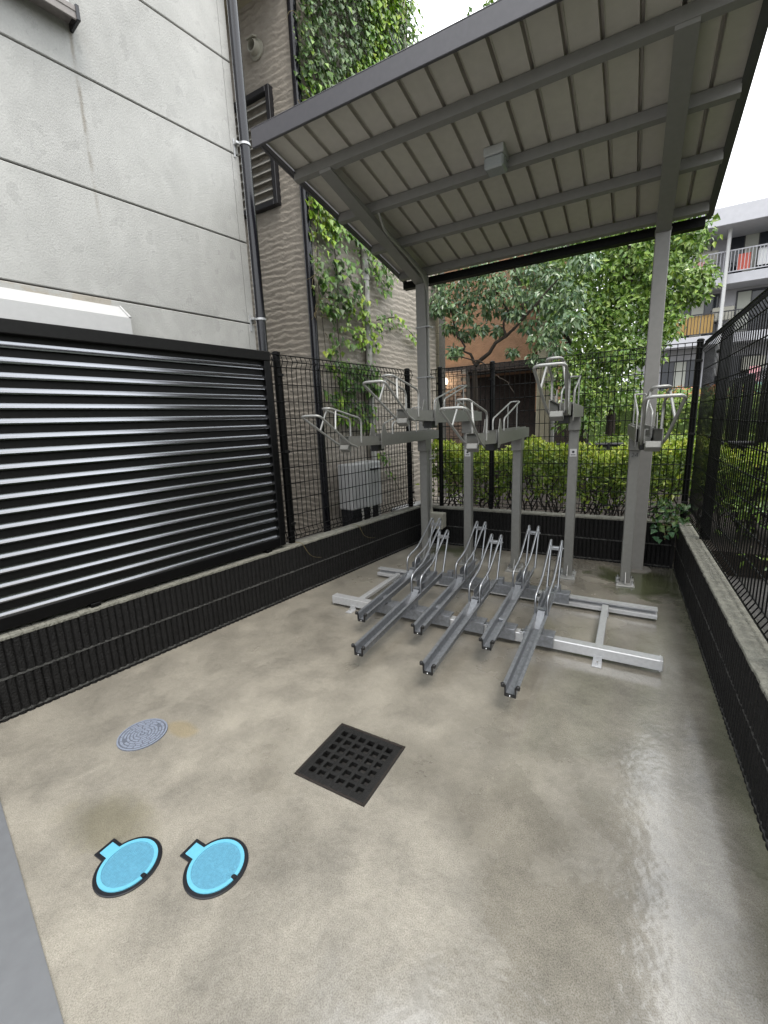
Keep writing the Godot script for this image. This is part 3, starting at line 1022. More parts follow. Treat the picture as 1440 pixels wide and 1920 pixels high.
func shelter() -> void:
	var t := thing("bicycle_shelter", "grey steel cantilever shelter with ribbed cream roof over the racks", "shelter", Vector3(-0.95, 0, -4.4))
	var O := Vector3(0.95, 0, 4.4)
	var xs := [-2.0, 0.085]
	for x in xs:
		var p := MB.new()
		p.box(Vector3(x, 1.40, -4.4) + O, Vector3(0.105, 2.80, 0.10), Basis(), 0.006)
		part(t, "post", p, M.shelter)
		var ft := MB.new()
		ft.lathe([Vector2(0.125, -0.02), Vector2(0.12, 0.008), Vector2(0.09, 0.016), Vector2(0, 0.016)], Transform3D(Basis(), Vector3(x, 0, -4.4) + O), 18)
		part(t, "footing", ft, M.stone)
		# tapered rafter: side outline in (z, y), extruded across x
		var prof := PackedVector2Array([Vector2(-4.455, 2.775), Vector2(-4.33, 2.775), Vector2(-2.815, 3.138), Vector2(-2.805, roof_y(-2.805)), Vector2(-4.455, roof_y(-4.455))])
		var b := MB.new()
		b.extrude(prof, x - 0.05, x + 0.05, Transform3D(Basis(Vector3(0, 0, 1), Vector3(0, 1, 0), Vector3(1, 0, 0)), O))
		part(t, "rafter", b, M.shelter)
		var pl := MB.new()
		pl.box(Vector3(x, 2.79, -4.395) + O, Vector3(0.112, 0.012, 0.125), Basis(), 0.002)
		part(t, "splice_plate", pl, M.shelter)
	# purlins: C sections lying on the rafters
	for z in [-2.80, -3.34, -3.86, -4.42]:
		var f := Transform3D(Basis(Vector3(0, 0, 1), Vector3(0, 1, 0), Vector3(1, 0, 0)).rotated(Vector3.RIGHT, -0.168), Vector3(0, roof_y(z), z) + O)
		var b := MB.new()
		b.extrude(PackedVector2Array([Vector2(0, 0), Vector2(0, 0.072), Vector2(-0.045, 0.072), Vector2(-0.045, 0.069), Vector2(-0.004, 0.069), Vector2(-0.004, 0.004), Vector2(-0.040, 0.004), Vector2(-0.040, 0.014), Vector2(-0.045, 0.014), Vector2(-0.045, 0)]), -2.272, 0.372, f)
		part(t, "purlin", b, M.shelter)
	# roof sheets, one pan and one rib each
	var f2 := Transform3D(Basis(Vector3.RIGHT, -0.168), Vector3(0, roof_y(-4.42) + 0.0735, -4.42) + O)
	var pr := [Vector2(0.0, 0.0), Vector2(0.003, 0.006), Vector2(0.140, 0.006), Vector2(0.143, 0.0), Vector2(0.1445, 0.0), Vector2(0.150, 0.042), Vector2(0.161, 0.042), Vector2(0.1668, 0.0), Vector2(0.1695, 0.0005)]
	var pan := PackedVector2Array(pr)
	for i in range(pr.size() - 1, -1, -1):
		pan.append(pr[i] + Vector2(0, 0.003))
	var rs := MB.new()
	rs.extrude(pan, -0.20, 1.98)
	var rm := rs.mesh()
	for k in 16:
		var o := pmesh(t, "roof_sheet", rm, M.roof)
		o.transform = f2 * Transform3D(Basis(), Vector3(-2.272 + 0.168 * k, 0, 0))
	var fa := MB.new()
	fa.box(Vector3(-0.945, 3.262, -2.455) + O, Vector3(2.74, 0.105, 0.022), Basis(), 0.003)
	fa.box(Vector3(-0.945, 3.3185, -2.50) + O, Vector3(2.74, 0.007, 0.11), Basis(), 0.002)
	part(t, "fascia", fa, M.fascia)
	for x in [-2.300, 0.410]:
		var v := MB.new()
		var a := Vector3(x, roof_y(-4.64) + 0.095, -4.64) + O
		var b := Vector3(x, roof_y(-2.48) + 0.095, -2.48) + O
		v.bar(a, b, 0.02, 0.105 if x < -1.0 else 0.07, Vector3.UP, 0.002)
		v.bar(a + Vector3(-signf(x + 1.0) * 0.022, -0.047, 0), b + Vector3(-signf(x + 1.0) * 0.022, -0.047, 0), 0.04, 0.004, Vector3.UP)
		part(t, "verge_trim", v, M.fascia)
	var g := MB.new()
	g.extrude(PackedVector2Array([Vector2(0, 0), Vector2(0, 0.07), Vector2(0.003, 0.07), Vector2(0.003, 0.003), Vector2(0.075, 0.003), Vector2(0.075, 0.07), Vector2(0.078, 0.07), Vector2(0.078, 0)]), -2.31, 0.37, Transform3D(Basis(Vector3(0, 0, -1), Vector3(0, 1, 0), Vector3(1, 0, 0)), Vector3(0, 2.828, -4.585) + O))
	part(t, "gutter", g, M.black_matte)
	# conduit with saddles down to the switch box
	var cp := fillet([Vector3(-1.905, 3.09, -3.36), Vector3(-1.905, 2.955, -3.46), Vector3(-1.915, 2.90, -3.85), Vector3(-1.920, 2.82, -4.24), Vector3(-1.932, 2.70, -4.385), Vector3(-1.932, 2.4, -4.385), Vector3(-1.932, 0.41, -4.385)], 0.12, 5)
	for i in cp.size():
		cp[i] += O
	var cd := MB.new()
	cd.tube(cp, 0.011, 10)
	var con := part(t, "conduit", cd, M.conduit)
	for y in [2.36, 1.86, 1.0]:
		var s := MB.new()
		s.box(Vector3(-1.985, y, -4.4) + O, Vector3(0.155, 0.012, 0.112), Basis(), 0.002)
		part(con, "strap", s, M.galv)
	var jb := MB.new()
	jb.box(Vector3(-1.845, 0.325, -4.345) + O, Vector3(0.165, 0.165, 0.11), Basis(), 0.006)
	jb.box(Vector3(-1.845, 0.325, -4.285) + O, Vector3(0.172, 0.172, 0.022), Basis(), 0.006)
	jb.tube([Vector3(-1.932, 0.40, -4.385) + O, Vector3(-1.932, 0.44, -4.385) + O], 0.016, 10)
	part(t, "switch_box", jb, M.box)
	# square ceiling light
	var l := thing("ceiling_light", "square white shelter light, unlit, fixed to a roof purlin", "lamp", Vector3(-0.93, 3.10, -3.30))
	var lb := MB.new()
	lb.box(Vector3(0, 0.03, 0.02), Vector3(0.135, 0.055, 0.135), Basis(), 0.006)
	part(l, "base", lb, M.plastic)
	var ln := MB.new()
	ln.box(Vector3(0, -0.035, 0.02), Vector3(0.130, 0.075, 0.130), Basis(), 0.012)
	part(l, "diffuser", ln, M.lens)

# ---------------------------------------------------------------- louvre screen
func louvre() -> void:
	var t := thing("louvre_screen", "tall glossy black louvre screen standing on the low block wall", "screen", Lw(-0.7, 0.44, -2.78), TL)
	var L := 2.89
	var fr := MB.new()
	fr.box(Vector3(L * 0.5, 1.488, -0.02), Vector3(L, 0.068, 0.09), Basis(), 0.004)
	part(t, "top_rail", fr, M.black_matte)
	var br := MB.new()
	br.box(Vector3(L * 0.5, 0.05, -0.025), Vector3(L, 0.068, 0.07), Basis(), 0.004)
	part(t, "bottom_rail", br, M.black)
	for x in [0.028, L - 0.028]:
		var st := MB.new()
		st.box(Vector3(x, 0.77, -0.022), Vector3(0.056, 1.50, 0.082), Basis(), 0.004)
		part(t, "stile", st, M.black)
	for x in [0.4, 1.5, 2.72]:
		var ft := MB.new()
		ft.box(Vector3(x, 0.004, -0.02), Vector3(0.05, 0.026, 0.075), Basis(), 0.002)
		part(t, "foot", ft, M.black)
	# blade: a sloping sheet with a small drip lip, before an added black sheet standing for the shade between blades
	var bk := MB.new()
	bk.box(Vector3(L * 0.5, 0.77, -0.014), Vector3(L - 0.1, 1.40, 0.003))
	part(t, "shade_backing", bk, M.black_matte)
	var b := MB.new()
	var pos := Vector2(0.0015, 0.0)
	var seg := 8
	for i in seg:
		var t0 := deg_to_rad(lerpf(46.0, 84.0, float(i) / seg))
		var t1 := deg_to_rad(lerpf(46.0, 84.0, float(i + 1) / seg))
		var am := (t0 + t1) * 0.5
		var nx := pos + Vector2(-cos(am), sin(am)) * 0.0033
		var base := b.v.size()
		for e in [[pos, t0], [nx, t1]]:
			for x in [0.05, L - 0.05]:
				b.v.append(Vector3(x, e[0].y, e[0].x))
				b.n.append(Vector3(0, cos(e[1]), sin(e[1])))
				b.uv.append(Vector2.ZERO)
				b.col.append(Color(1, 1, 1))
		b.idx.append_array(PackedInt32Array([base, base + 2, base + 1, base + 1, base + 2, base + 3]))
		var k2 := Vector2(-sin(am), -cos(am)) * 0.0016
		b.fquad(Vector3(0.05, pos.y + k2.y, pos.x + k2.x), Vector3(L - 0.05, pos.y + k2.y, pos.x + k2.x), Vector3(L - 0.05, nx.y + k2.y, nx.x + k2.x), Vector3(0.05, nx.y + k2.y, nx.x + k2.x), Vector3(0, -cos(am), -sin(am)))
		pos = nx
	b.box(Vector3(L * 0.5, -0.0035, 0.0007), Vector3(L - 0.1, 0.007, 0.0016))
	var me := b.mesh()
	for k in 19:
		pmesh(t, "slat", me, M.slat, Vector3(0, 0.092 + 0.0725 * k, 0.004))

# ---------------------------------------------------------------- mesh fences
func fence(label: String, at: Vector3, turn: float, length: float, posts: Array, h := 1.5, y0 := 0.455, pr := 0.03) -> Node3D:
	var t := thing("mesh_fence", label, "fence", at, turn)
	var w := MB.new()
	var r := 0.0034
	var n := int(length / 0.05)
	var folds := [Vector2(y0 + 0.012, 0.0), Vector2(y0 + 0.05, 0.022), Vector2(y0 + 0.09, 0.0), Vector2(y0 + h - 0.09, 0.0), Vector2(y0 + h - 0.048, 0.024), Vector2(y0 + h, 0.0)]
	for i in n + 1:
		var x := minf(0.012 + i * 0.05, length - 0.005)
		var pth := []
		for q in folds:
			pth.append(Vector3(x, q.x, q.y))
		w.tube(pth, r, 5, -1, false)
	var ys := [y0 + 0.012, y0 + 0.05, y0 + 0.09]
	var k := y0 + 0.09 + 0.132
	while k < y0 + h - 0.10:
		ys.append(k)
		k += 0.132
	ys.append_array([y0 + h - 0.09, y0 + h - 0.048, y0 + h])
	for y in ys:
		var z := 0.0
		if absf(y - y0 - 0.05) < 0.001 or absf(y - (y0 + h - 0.048)) < 0.001:
			z = 0.024
		for q in ([-0.004, 0.004] if y > y0 + h - 0.01 else [-0.0035]):
			w.tube([Vector3(0, y, z + q), Vector3(length, y, z + q)], r * 1.15, 5)
	part(t, "mesh_panel", w, M.black)
	for x in posts:
		var p := MB.new()
		p.tube([Vector3(x, 0.436, -pr - 0.006), Vector3(x, y0 + h + 0.02, -pr - 0.006)], pr, 12)
		p.lathe([Vector2(pr + 0.002, 0), Vector2(pr + 0.002, 0.012), Vector2(pr * 0.6, 0.02), Vector2(0, 0.021)], Transform3D(Basis(), Vector3(x, y0 + h + 0.01, -pr - 0.006)), 12)
		var po := part(t, "post", p, M.black)
		for y in [y0 + 0.15, y0 + 0.75, y0 + h - 0.15]:
			var c := MB.new()
			c.box(Vector3(x, y, 0.002), Vector3(0.05, 0.022, 0.014), Basis(), 0.003)
			part(po, "clip", c, M.black_matte)
	return t

func fences() -> void:
	fence("black wire mesh fence panel between the louvre screen and the shelter post", Lw(2.21, 0, -2.80), TL, 1.93, [0.10, 1.895])
	fence("black wire mesh fence in front of the hedge and trees", Vector3(-2.0, 0, -4.585), 0, 2.44, [0.095, 0.675, 2.42], 1.5, 0.455, 0.025)
	fence("long black wire mesh fence on the wall with the wide coping", Vector3(0.455, 0, -4.6), TR, 5.9, [0.62, 2.62, 4.62], 1.5, 0.455, 0.035)
	# neighbour's fence further right and the low rail past the hedge
	fence("neighbour's darker mesh fence standing outside the long yard fence", Vector3(1.12, -0.25, -8.2), TR, 9.0, [0.4, 1.0, 1.9, 3.0, 4.2, 5.4], 1.6, 0.45, 0.05)
	var t := thing("low_railing", "low dark horizontal rail behind the yellow green hedge", "railing", Vector3(0, 0, -6.6))
	for y in [1.00, 0.7]:
		var r := MB.new()
		r.tube([Vector3(-1.6, y, 0), Vector3(6, y, 0)], 0.028, 10)
		part(t, "rail", r, M.frame_dark)
	for k in 7:
		var r := MB.new()
		r.tube([Vector3(-1.5 + 1.2 * k, 0.1, 0), Vector3(-1.5 + 1.2 * k, 1.02, 0)], 0.03, 10)
		part(t, "post", r, M.frame_dark)

# ---------------------------------------------------------------- lower racks
func lower_racks() -> void:
	var f := thing("rack_base_frame", "galvanised floor frame of two long rails under the lower bike tracks", "frame", Vector3(-0.9, 0, -2.93))
	var O := Vector3(0.9, 0, 2.93)
	var a := MB.new()
	a.box(Vector3(-0.895, 0.052, -2.595) + O, Vector3(2.215, 0.062, 0.062), Basis(), 0.004)
	part(f, "front_rail", a, M.galv)
	var b := MB.new()
	# rear rail: channel open to the front
	b.extrude(PackedVector2Array([Vector2(0.045, 0.0), Vector2(0.045, 0.024), Vector2(0.036, 0.028), Vector2(-0.016, 0.028), Vector2(-0.016, 0.053), Vector2(0.030, 0.053), Vector2(0.030, 0.064), Vector2(-0.022, 0.064), Vector2(-0.022, 0.0)]), -2.0, 0.21, Transform3D(Basis(Vector3(0, 0, 1), Vector3(0, 1, 0), Vector3(1, 0, 0)), Vector3(0, 0.02, -3.31) + O))
	part(f, "rear_rail", b, M.galv)
	for x in [-1.775, -0.105]:
		var c := MB.new()
		c.box(Vector3(x, 0.06, -2.945) + O, Vector3(0.042, 0.028, 0.632), Basis(), 0.003)
		part(f, "cross_bar", c, M.galv)
	for q in [[-1.80, -2.53], [-0.105, -2.53], [-1.80, -3.24], [-0.105, -3.24]]:
		var ft := MB.new()
		ft.box(Vector3(q[0], 0.004, q[1]) + O, Vector3(0.05, 0.007, 0.075), Basis(), 0.001)
		ft.box(Vector3(q[0], 0.02, q[1] - 0.03) + O, Vector3(0.045, 0.035, 0.006))
		var fo := part(f, "anchor_foot", ft, M.galv)
		var bt := MB.new()
		bt.tube([Vector3(q[0], 0.006, q[1] + 0.012) + O, Vector3(q[0], 0.034, q[1] + 0.012) + O], 0.006, 8)
		part(fo, "bolt", bt, M.bolt)
	for x in [-1.99, 0.20]:
		var e := MB.new()
		e.box(Vector3(x, 0.052, -2.595) + O, Vector3(0.006, 0.066, 0.066))
		part(f, "end_cap", e, M.galv)
	# six identical tracks, every second one set further back
	var t0 := make_track()
	var spots := [[-1.515, -2.245], [-1.293, -1.870], [-1.097, -2.245], [-0.862, -1.872], [-0.662, -2.248], [-0.435, -1.870]]
	var labels := ["set-back lower bike track at the switch box end of the row", "forward lower bike track, second in the row counted from the switch box", "set-back lower bike track, third in the row counted from the switch box", "forward lower bike track, fourth in the row counted from the switch box", "set-back lower bike track, fifth in the row counted from the switch box", "forward lower bike track beside the bare end of the galvanised rails"]
	for i in 6:
		var o: Node3D = t0
		if i > 0:
			o = t0.duplicate()
			o.name = numbered("lower_bike_track")
			add_child(o, true)
		o.position = Vector3(spots[i][0], 0.0, spots[i][1])
		o.set_meta("label", labels[i])
		# sliders stay on the rails, wherever the track starts
		for c in o.get_children():
			if str(c.name).begins_with("front_slider"):
				c.position.z = -2.595 - spots[i][1]
			elif str(c.name).begins_with("rear_slider"):
				c.position.z = -3.31 - spots[i][1]

func make_track() -> Node3D:
	var t := thing("lower_bike_track", "x", "bike rack", Vector3.ZERO, 0, "lower bike tracks on the floor frame")
	var tilt := 0.060
	var bs := Basis(Vector3.RIGHT, tilt)
	var f := Transform3D(bs, Vector3(0, 0.105, 0))
	# hat section
	var pr := PackedVector2Array([Vector2(-0.040, 0.048), Vector2(-0.022, 0.048), Vector2(-0.022, 0.003), Vector2(0.022, 0.003), Vector2(0.022, 0.048), Vector2(0.040, 0.048), Vector2(0.040, 0.051), Vector2(0.0250, 0.051), Vector2(0.0250, 0.0), Vector2(-0.0250, 0.0), Vector2(-0.0250, 0.051), Vector2(-0.040, 0.051)])
	var b := MB.new()
	b.extrude(pr, -1.20, 0.0, f)
	part(t, "channel", b, M.track)
	var e := MB.new()
	e.extrude(PackedVector2Array([Vector2(-0.026, -0.002), Vector2(0.026, -0.002), Vector2(0.026, 0.010), Vector2(-0.026, 0.010)]), -0.004, 0.006, f)
	for s in [-1.0, 1.0]:
		e.box(f * Vector3(s * 0.0245, 0.026, 0.001), Vector3(0.006, 0.05, 0.010), bs)
		e.box(f * Vector3(s * 0.034, 0.049, 0.001), Vector3(0.02, 0.010, 0.010), bs)
	var ec := part(t, "end_cap", e, M.rubber)
	for s in [-1.0, 1.0]:
		var k := MB.new()
		k.ball(f * Vector3(s * 0.036, 0.056, 0.0), 0.0105, 6)
		part(ec, "buffer_knob", k, M.rubber)
	var bo := MB.new()
	bo.ball(f * Vector3(0, 0.006, 0.007), 0.005, 5)
	for z in [-0.30, -0.34, -0.42, -0.5]:
		for s in [-1.0, 1.0]:
			bo.ball(f * Vector3(s * 0.012, 0.004, z), 0.0028, 4)
	part(t, "bolt", bo, M.bolt)
	# ramp saddle under the wheel stop
	var rp := MB.new()
	rp.extrude(PackedVector2Array([Vector2(-0.66, 0.004), Vector2(-0.675, 0.012), Vector2(-0.775, 0.070), Vector2(-0.80, 0.072), Vector2(-0.80, 0.004)]), -0.0215, 0.0215, f * Transform3D(Basis(Vector3(0, 0, 1), Vector3(0, 1, 0), Vector3(1, 0, 0)), Vector3.ZERO))
	rp.box(f * Vector3(0, 0.078, -0.79), Vector3(0.05, 0.003, 0.03), bs)
	part(t, "ramp", rp, M.track)
	for s in [-1.0, 1.0]:
		var h := MB.new()
		var x: float = 0.036 * s
		h.tube(fillet([Vector3(x, 0.20, -0.765), Vector3(x, 0.325, -0.765), Vector3(x, 0.355, -0.965), Vector3(x, 0.545, -1.275), Vector3(x, 0.53, -1.315), Vector3(x, 0.22, -1.185)], 0.07, 5), 0.0078, 10)
		part(t, "wheel_hoop", h, M.steel_tube)
	var tp := MB.new()
	tp.bar(Vector3(-0.045, 0.485, -1.283), Vector3(0.045, 0.485, -1.283), 0.004, 0.03)
	tp.tube([Vector3(-0.05, 0.487, -1.283), Vector3(0.052, 0.487, -1.283)], 0.005, 8)
	part(t, "hoop_brace", tp, M.steel_tube)
	var sp := MB.new()
	for s in [-1.0, 1.0]:
		sp.box(f * Vector3(s * 0.031, 0.075, -0.93), Vector3(0.003, 0.05, 0.16), bs)
	part(t, "side_plate", sp, M.track)
	for q in ["front_slider", "rear_slider"]:
		var sl := MB.new()
		sl.box(Vector3(0.0, 0.098, 0), Vector3(0.178, 0.012, 0.092), Basis(), 0.002)
		sl.box(Vector3(0.0, 0.063, 0.043), Vector3(0.178, 0.066, 0.006), Basis(), 0.001)
		sl.box(Vector3(0.0, 0.120, -0.0), Vector3(0.045, 0.06, 0.05), Basis(), 0.003)
		var so := part(t, q, sl, M.track)
		var cl := MB.new()
		for k in 3:
			cl.box(Vector3(-0.106 + 0.008 * k, 0.094, 0.02), Vector3(0.005, 0.014, 0.05), Basis(), 0.001)
		part(so, "spring_clip", cl, M.bolt)
	return t

# ---------------------------------------------------------------- upper racks
func make_upper(dy: float) -> Node3D:
	var t := thing("upper_bike_rack", "x", "bike rack", Vector3.ZERO, 0, "upper bike racks on posts")
	var H := 1.225 + dy
	var p := MB.new()
	p.box(Vector3(0, (H - 0.05) * 0.5 + 0.005, 0), Vector3(0.076, H - 0.06, 0.076), Basis(), 0.005)
	part(t, "post", p, M.rack)
	var bp := MB.new()
	bp.box(Vector3(0, 0.006, 0.015), Vector3(0.135, 0.012, 0.22), Basis(), 0.002)
	var pl := part(t, "base_plate", bp, M.hoop)
	for sx in [-1.0, 1.0]:
		for z in [-0.07, 0.07]:
			var b := MB.new()
			b.tube([Vector3(sx * 0.053, 0.01, z), Vector3(sx * 0.053, 0.038, z)], 0.008, 8)
			part(pl, "bolt", b, M.bolt)
	var gs := MB.new()
	gs.fquad(Vector3(0.0025, 0.012, 0.038), Vector3(0.0025, 0.012, 0.10), Vector3(0.0025, 0.02, 0.10), Vector3(0.0025, 0.10, 0.038), Vector3.RIGHT)
	gs.fquad(Vector3(-0.0025, 0.012, 0.038), Vector3(-0.0025, 0.012, 0.10), Vector3(-0.0025, 0.02, 0.10), Vector3(-0.0025, 0.10, 0.038), Vector3.LEFT)
	gs.fquad(Vector3(-0.0025, 0.02, 0.10), Vector3(0.0025, 0.02, 0.10), Vector3(0.0025, 0.10, 0.038), Vector3(-0.0025, 0.10, 0.038), Vector3(0, 1, 1))
	part(pl, "gusset", gs, M.hoop)
	var br := MB.new()
	br.box(Vector3(0, H - 0.045, 0.0), Vector3(0.088, 0.13, 0.14), Basis(), 0.004)
	part(t, "bracket", br, M.rack)
	# fixed rear channel
	var rr := MB.new()
	rr.extrude(PackedVector2Array([Vector2(-0.048, 0), Vector2(0.048, 0), Vector2(0.048, 0.085), Vector2(0.030, 0.085), Vector2(0.030, 0.081), Vector2(0.044, 0.081), Vector2(0.044, 0.004), Vector2(-0.044, 0.004), Vector2(-0.044, 0.081), Vector2(-0.030, 0.081), Vector2(-0.030, 0.085), Vector2(-0.048, 0.085)]), -0.30, 0.95, Transform3D(Basis(), Vector3(0, H, 0)))
	part(t, "rear_rail", rr, M.rack)
	var ir := MB.new()
	ir.extrude(PackedVector2Array([Vector2(-0.034, 0.03), Vector2(-0.030, 0.03), Vector2(-0.030, 0.012), Vector2(0.030, 0.012), Vector2(0.030, 0.03), Vector2(0.034, 0.03), Vector2(0.034, 0.096), Vector2(0.024, 0.096), Vector2(0.024, 0.035), Vector2(-0.024, 0.035), Vector2(-0.024, 0.096), Vector2(-0.034, 0.096)]), -0.20, 0.98, Transform3D(Basis(), Vector3(0, H, 0)))
	part(t, "inner_rail", ir, M.rack)
	# folding front channel, drooping slightly
	var fr := MB.new()
	fr.extrude(PackedVector2Array([Vector2(-0.040, 0), Vector2(0.040, 0), Vector2(0.040, 0.07), Vector2(0.024, 0.07), Vector2(0.024, 0.066), Vector2(0.036, 0.066), Vector2(0.036, 0.004), Vector2(-0.036, 0.004), Vector2(-0.036, 0.066), Vector2(-0.024, 0.066), Vector2(-0.024, 0.07), Vector2(-0.040, 0.07)]), 0.0, 0.45, Transform3D(Basis(Vector3.RIGHT, -0.035), Vector3(0, H + 0.012, 1.045)))
	part(t, "front_rail", fr, M.rack)
	var hb := MB.new()
	hb.box(Vector3(0, H - 0.012, 1.0), Vector3(0.062, 0.05, 0.12), Basis(), 0.004)
	part(t, "hinge", hb, M.rubber)
	for s in [-1.0, 1.0]:
		var fn := MB.new()
		fn.extrude(PackedVector2Array([Vector2(0.83, 0.085), Vector2(1.0, -0.02), Vector2(1.03, -0.02), Vector2(1.03, 0.085), Vector2(0.99, 0.175), Vector2(0.965, 0.175), Vector2(0.93, 0.10)]), s * 0.049, s * 0.053, Transform3D(Basis(Vector3(0, 0, 1), Vector3(0, 1, 0), Vector3(1, 0, 0)), Vector3(0, H, 0)))
		part(t, "hinge_plate", fn, M.rack)
	# pull handle: a loop that flares forward, and the wheel guard behind it
	var hd := MB.new()
	hd.tube(fillet([Vector3(-0.044, H + 0.02, 1.40), Vector3(-0.050, H + 0.045, 1.50), Vector3(-0.070, H + 0.238, 1.875), Vector3(0.070, H + 0.238, 1.875), Vector3(0.050, H + 0.045, 1.50), Vector3(0.044, H + 0.02, 1.40)], 0.035, 5), 0.0072, 10)
	part(t, "pull_handle", hd, M.hoop)
	var gd := MB.new()
	gd.tube(fillet([Vector3(-0.044, H + 0.045, 1.335), Vector3(-0.046, H + 0.215, 1.325), Vector3(-0.034, H + 0.285, 1.70), Vector3(0.034, H + 0.285, 1.70), Vector3(0.046, H + 0.215, 1.325), Vector3(0.044, H + 0.045, 1.335)], 0.045, 5), 0.0066, 10)
	part(t, "wheel_guard", gd, M.hoop)
	for s in [-1.0, 1.0]:
		var bc := MB.new()
		bc.tube([Vector3(s * 0.036, H + 0.270, 1.64), Vector3(s * 0.060, H + 0.142, 1.69)], 0.0066, 8)
		part(t, "brace", bc, M.hoop)
	var tg := MB.new()
	tg.box(Vector3(0, H + 0.012, 1.485), Vector3(0.068, 0.036, 0.05), Basis(Vector3.RIGHT, -0.5), 0.003)
	part(t, "front_plate", tg, M.rack)
	# rear wheel hoop
	var rh := MB.new()
	rh.tube(fillet([Vector3(-0.040, H + 0.075, 0.80), Vector3(-0.040, H + 0.175, 0.80), Vector3(-0.036, H + 0.312, 0.16), Vector3(0.036, H + 0.312, 0.16), Vector3(0.040, H + 0.175, 0.80), Vector3(0.040, H + 0.075, 0.80)], 0.03, 5), 0.0065, 10)
	part(t, "wheel_hoop", rh, M.hoop)
	for s in [-1.0, 1.0]:
		var sp := MB.new()
		sp.tube([Vector3(s * 0.036, H + 0.285, 0.28), Vector3(s * 0.036, H + 0.075, 0.28)], 0.005, 8)
		part(t, "hoop_support", sp, M.hoop)
	return t

func upper_racks() -> void:
	var xs := [-1.83, -1.37, -0.91, -0.447, 0.003]
	var labels := ["low upper bike rack right beside the conduit side of the shelter post", "raised upper bike rack with a white sticker, in front of the lit globe lamp", "low upper bike rack in the middle, between the two raised ones", "raised upper bike rack with a white sticker, in front of the tree trunk", "low upper bike rack numbered 24 beside the bare shelter post"]
	var lo: Node3D = null
	var hi: Node3D = null
	for i in 5:
		var o: Node3D
		var raised := i % 2 == 1
		var src: Node3D = hi if raised else lo
		if src == null:
			o = make_upper(0.165 if raised else 0.0)
			if raised:
				hi = o
			else:
				lo = o
		else:
			o = src.duplicate()
			o.name = numbered("upper_bike_rack")
			add_child(o, true)
		o.position = Vector3(xs[i], 0, -4.0)
		o.rotation.y = 0.05
		o.set_meta("label", labels[i])
	for i in [1, 3]:
		var o := get_node("upper_bike_rack_%03d" % i)
		var st := MB.new()
		st.box(Vector3(0.002, 1.095, 0.0392), Vector3(0.054, 0.064, 0.0014))
		var so := part(o, "sticker", st, M.white, "small white sticker with a dark round mark")
		var mk := MB.new()
		mk.lathe([Vector2(0, 0.0004), Vector2(0.011, 0.0004), Vector2(0.011, 0.0)], Transform3D(Basis(Vector3.RIGHT, PI / 2), Vector3(0.002, 1.102, 0.0401)), 16)
		mk.box(Vector3(0.002, 1.078, 0.0403), Vector3(0.036, 0.006, 0.0008))
		part(so, "mark", mk, M.frame_dark)
	var tm := TextMesh.new()
	var sf := SystemFont.new()
	sf.font_names = PackedStringArray(["Droid Sans"])
	tm.font = sf
	tm.text = "24"
	tm.font_size = 16
	tm.pixel_size = 0.0026
	tm.depth = 0.001
	var n5 := get_node("upper_bike_rack_004")
	pmesh(n5, "number", tm, M.frame_dark, Vector3(0.0, 1.075, 0.0392))

# ---------------------------------------------------------------- covers in the floor
func disc(mb: MB, r: float, y: float, x: float, z: float, sides := 40) -> void:
	for k in sides:
		var a := TAU * k / sides
		var b := TAU * (k + 1) / sides
		mb.tri(Vector3(x, y, z), Vector3(x + cos(a) * r, y, z + sin(a) * r), Vector3(x + cos(b) * r, y, z + sin(b) * r), Vector3.UP)

func ring_arc(mb: MB, r0: float, r1: float, y0: float, y1: float, a0: float, a1: float, seg: int) -> void:
	for k in seg:
		var a := lerpf(a0, a1, float(k) / seg)
		var b := lerpf(a0, a1, float(k + 1) / seg)
		var p := [Vector3(cos(a), 0, sin(a)), Vector3(cos(b), 0, sin(b))]
		var up := Vector3.UP
		mb.quad(p[0] * r0 + up * y1, p[1] * r0 + up * y1, p[1] * r1 + up * y1, p[0] * r1 + up * y1, up)
		mb.quad(p[0] * r1 + up * y0, p[1] * r1 + up * y0, p[1] * r1 + up * y1, p[0] * r1 + up * y1, p[0])
		mb.quad(p[0] * r0 + up * y0, p[1] * r0 + up * y0, p[1] * r0 + up * y1, p[0] * r0 + up * y1, -p[0])
	for a in [a0, a1]:
		var d := Vector3(cos(a), 0, sin(a))
		mb.fquad(d * r0 + Vector3.UP * y0, d * r1 + Vector3.UP * y0, d * r1 + Vector3.UP * y1, d * r0 + Vector3.UP * y1, Vector3(-sin(a), 0, cos(a)) * (1.0 if a == a1 else -1.0))

